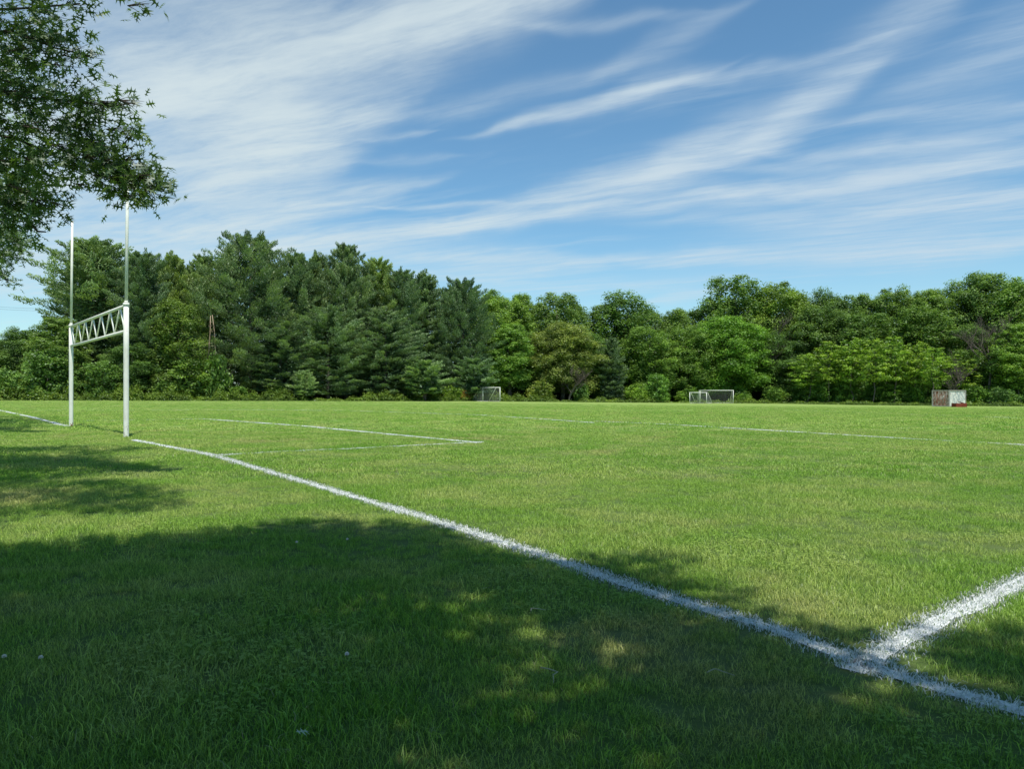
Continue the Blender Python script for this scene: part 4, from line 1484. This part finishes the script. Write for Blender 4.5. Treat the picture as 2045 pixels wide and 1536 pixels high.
rng = np.random.default_rng(5)
oak = empty('oak_tree', (-7.6, -1.5, 0))
tag(oak, 'large oak with deeply lobed leaves hanging into the upper left corner', 'tree', 'oaks beside the viewer')
OL = Vector(oak.location)
ROOT = Vector((-8.5, 7.0, 4.2))
discs = [(-40, 40, 100, 9.3, 1.07), (40, 25, 60, 9, .9), (105, 12, 40, 9, .5), (165, 6, 28, 9.2, .5), (282, 8, 22, 8.8, .6), (70, 60, 55, 9.4, .8),
         (90, 70, 40, 9, .75), (130, 85, 38, 9, .55), (165, 110, 32, 9, .5), (195, 112, 20, 9, .4), (140, 128, 24, 9, .4), (60, 105, 40, 9, .6),
         (-20, 150, 110, 9.5, 1.26), (40, 150, 70, 9.6, 1.22), (95, 190, 65, 9.2, 1.20), (150, 200, 50, 9, 1.07), (195, 205, 32, 8.9, .8), (232, 205, 28, 8.8, .7), (265, 202, 22, 8.8, .6),
         (-10, 250, 110, 9.5, 1.31), (60, 245, 75, 9.4, 1.26), (125, 265, 60, 9.2, 1.22), (160, 300, 45, 9, 1.18), (185, 255, 38, 9, .9), (200, 290, 30, 9, .7),
         (245, 262, 25, 8.8, .6), (268, 268, 20, 8.8, .6), (215, 322, 38, 8.9, 1.1), (250, 335, 38, 8.8, 1.1), (280, 325, 25, 8.8, .6), (265, 365, 40, 8.7, 1.2), (230, 360, 34, 8.8, .9), (305, 360, 30, 8.7, 1.0), (318, 385, 26, 8.7, .9), (275, 398, 24, 8.7, .6),
         (170, 372, 16, 9, .6), (160, 335, 30, 9, .9), (110, 330, 45, 9.1, 1.0),
         (0, 340, 80, 9.5, 1.26), (50, 340, 60, 9.4, 1.13), (20, 400, 70, 9.5, 1.29), (65, 385, 40, 9.3, 1.07), (60, 425, 42, 9.3, 1.13), (30, 445, 45, 9.3, 1.11), (95, 410, 25, 9.2, .7), (125, 410, 18, 9.1, .5), (-60, 430, 70, 9.6, 1.18)]
pos, dr, nr, tn, tw = sprays(discs, 115, ROOT)
# the crown above and behind the viewer: it throws the broad shade over the turf
poly = [(-300, 1085), (0, 1092), (130, 1085), (330, 1085), (450, 1062), (600, 1048), (760, 1058), (860, 1070), (960, 1098), (1060, 1122), (1160, 1128),
        (1170, 1140), (1240, 1128), (1310, 1130), (1320, 1165), (1370, 1218), (1520, 1250), (1620, 1262), (1700, 1298), (1760, 1275), (1800, 1305), (1900, 1340), (2045, 1300), (2300, 1290), (2300, 1700), (-300, 1700)]


def inside(px, py, poly):
    c = False
    j = len(poly) - 1
    for i in range(len(poly)):
        xi, yi = poly[i]; xj, yj = poly[j]
        if (yi > py) != (yj > py) and px < (xj - xi) * (py - yi) / (yj - yi) + xi:
            c = not c
        j = i
    return c


gpoly = [ground(*q) for q in poly if q[1] < 1690] + [(5.0, 1.0), (6, -4), (3, -9), (-4, -10), (-12, -8), (-13, 0)]
HOLES = [(1062, 1150, .10), (1010, 1128, .07), (640, 1345, .14), (860, 1440, .12), (800, 1500, .15), (420, 1210, .0), (760, 1215, .10), (1150, 1330, .14),
         (1230, 1410, .13), (1090, 1290, .1), (1940, 1480, .12), (1560, 1400, .09), (1420, 1290, .07), (930, 1300, .1), (1890, 1372, .06), (1100, 1500, .12), (60, 1160, .1)]
holes = [(ground(a_, b_), c_) for a_, b_, c_ in HOLES]
clusters = []
tries = 0
while len(clusters) < 1480 and tries < 60000:
    tries += 1
    gx, gy = (rng.uniform(-5, 4), rng.uniform(.8, 6)) if len(clusters) < 900 else (rng.uniform(-12, 6), rng.uniform(-9, 1.5))
    if not inside(gx, gy, gpoly):
        continue
    if gy > 1.4 and any((gx - h_[0][0]) ** 2 + (gy - h_[0][1]) ** 2 < (h_[1] * 1.38) ** 2 for h_ in holes):
        continue
    hgt = rng.uniform(4.6, 7.8)
    if gy < 0:
        hgt = rng.uniform(4.6, 10.5)
        if rng.uniform() < (.0 if gy > -.7 else .45 if gy > -2 else .85):
            continue
    c = Vector((gx, gy, 0)) + SUN * (hgt / SUN.z)
    if c.y > 0 and (c.z - EYE - .5) < .56 * (c.y + .5):
        continue
    clusters.append((c, hgt))
pp, pd, pn, pt = [], [], [], []
limbs = Mesher()
for (c, hgt) in clusters:
    n = 30
    d = unit(rng.normal(size=(n, 3)))
    pp.append(np.array(c) + d * np.array([.36, .36, .25]) * rng.uniform(.2, 1, (n, 1)))
    pd.append(d + rng.normal(0, .3, (n, 3)))
    pn.append(np.stack([rng.normal(0, .45, n), rng.normal(0, .45, n), np.ones(n)], 1))
    pt.append(rng.uniform(.1, .9, n))
# a bough over the left: throws the second shade patch and carries the leaves in view
A_poly = [ground(*q) for q in [(-250, 893), (0, 897), (150, 888), (300, 892), (330, 905), (250, 935), (220, 960), (330, 985), (320, 1015), (180, 1032), (60, 1030), (0, 1052), (-250, 1070)]]
kk = 0
tries = 0
while kk < 420 and tries < 60000:
    tries += 1
    gx, gy = rng.uniform(-16, -2), rng.uniform(5, 15)
    if not inside(gx, gy, A_poly):
        continue
    hgt = rng.uniform(4.0, 8.5)
    c = Vector((gx, gy, 0)) + SUN * (hgt / SUN.z)
    u_ = CX + c.x / c.y * F
    v_ = HZ - (c.z - EYE) / c.y * F
    if -20 < u_ < 1e9 and v_ > -40:
        # only where the leaves are seen in the photo
        if rng.uniform() < .8 or not any((u_ - q[0]) ** 2 + (v_ - q[1]) ** 2 < (q[2] * .8) ** 2 for q in discs if q[4] > 1.15):
            continue
    kk += 1
    n = 30
    d = unit(rng.normal(size=(n, 3)))
    pp.append(np.array(c) + d * np.array([.3, .3, .22]) * rng.uniform(.2, 1, (n, 1)))
    pd.append(d + rng.normal(0, .3, (n, 3)))
    pn.append(np.stack([rng.normal(0, .45, n), rng.normal(0, .45, n), np.ones(n)], 1))
    pt.append(rng.uniform(.1, .9, n))
print('oak clusters', len(clusters), kk)
pos2 = np.concatenate(pp)
size = np.concatenate([rng.uniform(.115, .17, len(pos)), rng.uniform(.17, .23, len(clusters) * 30), rng.uniform(.11, .15, kk * 30)])
v, f = lobed(np.concatenate([pos, pos2]) - np.array(OL), np.concatenate([dr, np.concatenate(pd)]), np.concatenate([nr, np.concatenate(pn)]), size, 'leaves')
tone = np.repeat(np.concatenate([tn, np.concatenate(pt)]), len(LEAFV))
me = build_mesh('leaves', v, f, tone=tone)
lv = link('leaves', me, M['oak'], oak)
lv.color = (1, 1, 1, 1)
print('oak leaves', len(size))
# wood of the oak
tw.v = [tuple(Vector(q) - OL) for q in tw.v]
m_ = Mesher()
m_.tube([(0, 0, -.3), (0, 0, .3), (.05, .05, 2), (.1, .1, 4.2), (.3, .1, 7), (.5, .2, 10)], [.5, .36, .31, .27, .18, .08], 14)
m_.build('trunk', M['oakbark'], oak)
m_ = Mesher()
m_.add(tw.v, tw.f, True)
for (c, hgt) in clusters[::16]:
    b = Vector((.1, .1, rng.uniform(3.6, 8.0)))
    e = c - OL
    mid = b.lerp(e, .5) + Vector((0, 0, .35))
    m_.tube([b, mid, e], [.07, .04, .012], 6, False)
for tgt in (ROOT, Vector((-6.2, 9.0, 4.3)), Vector((-7.0, 9.3, 5.3)), Vector((-6.3, 9.2, 3.4))):
    e = tgt - OL
    b = Vector((.1, .1, 4.0))
    m_.tube([b, b.lerp(e, .45) + Vector((0, 0, .5)), e], [.12, .08, .03], 7, False)
# boughs glimpsed among the leaves in view
def vis(px, py, D):
    return Vector(((px - CX) / F * D, D, height_at(py, D))) - OL
for pl_ in ([(-80, 250, 9.6), (40, 280, 9.4), (130, 320, 9.2), (190, 345, 9.0), (250, 365, 8.8), (305, 378, 8.7)],
            [(-80, 180, 9.6), (60, 195, 9.3), (150, 200, 9.0), (215, 212, 8.8), (270, 205, 8.8)],
            [(-60, 60, 9.4), (40, 65, 9.2), (110, 95, 9.0), (175, 110, 9.0)],
            [(-60, 330, 9.5), (10, 400, 9.4), (70, 440, 9.3)], [(-60, 20, 9.4), (60, 15, 9.1), (160, 6, 9.1)],
            [(120, 262, 9.2), (190, 285, 9.0), (235, 300, 8.9), (262, 270, 8.8)], [(60, 445, 9.3), (75, 462, 9.3), (92, 463, 9.3)],
            [(60, 130, 9.5), (35, 80, 9.3), (25, 60, 9.2)]):
    n_ = len(pl_)
    m_.tube([vis(*q) for q in pl_], [.016 * (1 - i / n_) + .003 for i in range(n_)], 5, False)
m_.build('branches', M['oakbark'], oak)

# second oak farther left: lower leaf tips in view and its shade on the goal line
rng = np.random.default_rng(8)
oak2 = empty('oak_tree', (-21.5, 21.0, 0))
tag(oak2, 'farther oak at the left edge, only its lowest leafy tips in view', 'tree', 'oaks beside the viewer')
O2 = Vector(oak2.location)
d2 = [(8, 465, 30, 18, 1.0), (38, 485, 24, 18, .9), (50, 500, 16, 18, .6), (0, 500, 26, 18, .9), (25, 515, 22, 18, .7), (5, 545, 18, 18, .8), (18, 562, 12, 18, .6), (-40, 500, 60, 18.5, 1.4), (-50, 420, 60, 18.5, 1.6)]
pos, dr, nr, tn, tw = sprays(d2, 170, Vector((-16, 19, 6)), dense=.8)
pp, pd, pn, pt = [pos], [dr], [nr], [tn]
kk = 0
S_poly = [ground(*q) for q in [(-260, 836), (0, 833), (60, 832), (120, 838), (125, 848), (60, 856), (0, 860), (-260, 868)]]
tries = 0
while kk < 300 and tries < 80000:
    tries += 1
    gx, gy = rng.uniform(-36, -8), rng.uniform(14, 36)
    if not inside(gx, gy, S_poly):
        continue
    hgt = rng.uniform(4.2, 10)
    c = Vector((gx, gy, 0)) + SUN * (hgt / SUN.z)
    u_ = CX + c.x / c.y * F
    v_ = HZ - (c.z - EYE) / c.y * F
    if u_ > -50 and v_ > -60 and not (u_ < 60 and v_ < 440):
        continue
    kk += 1
    n = 30
    d = unit(rng.normal(size=(n, 3)))
    pp.append(np.array(c) + d * .6 * rng.uniform(.2, 1, (n, 1))); pd.append(d); pn.append(d * .4 + np.array([0, 0, 1.])); pt.append(rng.uniform(.1, .9, n))
print('oak2 clusters', kk)
P_ = np.concatenate(pp)
v, f = lobed(P_ - np.array(O2), np.concatenate(pd), np.concatenate(pn), rng.uniform(.12, .17, len(P_)) * np.where(np.arange(len(P_)) < len(pos), 1, 1.7), 'leaves')
lv2 = link('leaves', build_mesh('leaves', v, f, tone=np.repeat(np.concatenate(pt), len(LEAFV))), M['oak'], oak2)
lv2.color = (1.15, 1.15, 1.1, 1)
tw.v = [tuple(Vector(q) - O2) for q in tw.v]
m_ = Mesher()
m_.tube([(0, 0, -.3), (0, 0, .3), (.05, .05, 2), (.1, .1, 5), (.3, .1, 9)], [.5, .38, .33, .26, .12], 12)
m_.build('trunk', M['oakbark'], oak2)
m_ = Mesher()
m_.add(tw.v, tw.f, True)
for k in range(14):
    a = rng.uniform(0, 6.28)
    b = Vector((.1, .1, rng.uniform(3.5, 8)))
    if math.cos(a) > .2:
        a += math.pi
    m_.tube([b, b + Vector((math.cos(a) * 2, math.sin(a) * 2, 1)), b + Vector((math.cos(a) * 4.2, math.sin(a) * 4.2, 1.6))], [.1, .06, .02], 6, False)
for (px, py, rr, D, w) in d2[:6]:
    e = Vector(((px - CX) / F * D, D, height_at(py, D))) - O2
    m_.tube([Vector((.1, .1, 5)), Vector((2.5, -.8, 6.6)), e], [.09, .05, .008], 6, False)
m_.build('branches', M['oakbark'], oak2)

# ------------------------------------------------------------------ power lines far left
for k, (ya, yb, lab) in enumerate([(601, 614, 'upper thin power line at the far left sky'), (604, 619, 'lower thin power line at the far left sky')]):
    a_, b_ = Vector(((-260 - CX) / F * 150, 150, height_at(ya - 22, 150))), Vector(((170 - CX) / F * 165, 165, height_at(yb + 3, 165)))
    m_ = Mesher()
    pts = [a_.lerp(b_, i / 16) + Vector((0, 0, -1.2 * math.sin(math.pi * i / 16))) for i in range(17)]
    m_.tube(pts, .022, 5)
    tag(m_.build('power_line', M['wire']), lab, 'power line', 'power lines beyond the wood')

# ------------------------------------------------------------------ litter in the grass
def fallen_leaf(px, py, rot, label, size=.12):
    x, y = ground(px, py)
    me = build_mesh('fallen_leaf', LEAFV * np.array([1.1, 1, 1]) * size, LEAFF)
    o = link('fallen_leaf', me, M['underside'])
    o.location = (x, y, .05)
    o.rotation_euler = (R(-14), R(12), R(rot))
    tag(o, label, 'leaf', 'fallen leaves on the turf')


fallen_leaf(984, 1192, 60, 'pale fallen leaf lying near the painted goal line', .06)
fallen_leaf(590, 1497, -50, 'fallen leaf at the bottom of the photo', .045)


def twig(px, py, rot, L_, label):
    x, y = ground(px, py)
    m = Mesher()
    pts = [Vector((0, 0, .035)), Vector((L_ * .3, .012, .04)), Vector((L_ * .5, .03, .034)), Vector((L_ * .62, -.0, .036)), Vector((L_, -.03, .03))]
    m.tube(pts, [.0026, .0024, .0022, .002, .0012], 6)
    o = m.build('twig', M['twig'])
    o.location = (x, y, .008)
    o.rotation_euler = (0, 0, R(rot))
    tag(o, label, 'twig', 'dry twigs on the turf')


twig(1080, 1358, -60, .13, 'bent dry twig in the shaded turf near the bottom centre')
twig(1412, 1368, 8, .09, 'short straight dry stalk left of the line junction')
twig(1060, 1240, 50, .07, 'pale dry stalk between the fallen leaf and the bent twig')
for i, (px, py, lab) in enumerate([(692, 1092, 'white clover flower nearest the shadow edge'), (591, 1098, 'white clover flower left of the one at the shadow edge'), (78, 1340, 'white clover flower low at the left'),
                                   (5, 1338, 'white clover flower cut by the left edge'), (690, 1333, 'small clover flower in the shade at bottom centre left')]):
    x, y = ground(px, py)
    root = empty('clover_flower', (x, y, 0))
    tag(root, lab, 'flower', 'clover flowers in the turf')
    m_ = Mesher(); m_.tube([(0, 0, 0), (.004, 0, .03), (.005, .002, .045)], .0012, 5); m_.build('stem', M['stem'], root)
    m_ = Mesher()
    for k in range(34):
        a = k * 2.4
        zz = 1 - k / 34 * 1.4
        r_ = math.sqrt(max(0, 1 - zz * zz))
        d = Vector((math.cos(a) * r_, math.sin(a) * r_, zz))
        c = Vector((.005, .002, .048)) 
        s_ = d.orthogonal().normalized() * .0018
        m_.add([c + d * .002 - s_, c + d * .002 + s_, c + d * .0085 + s_ * .8, c + d * .0085 - s_ * .8], [(0, 1, 2, 3)])
    m_.build('blossom', M['petal'], root)

# ------------------------------------------------------------------ render settings
scn.view_settings.view_transform = 'Standard'
scn.view_settings.look = 'None'
scn.view_settings.exposure = 0
scn.cycles.max_bounces = 6
scn.cycles.diffuse_bounces = 3
scn.cycles.transmission_bounces = 4
scn.cycles.transparent_max_bounces = 4
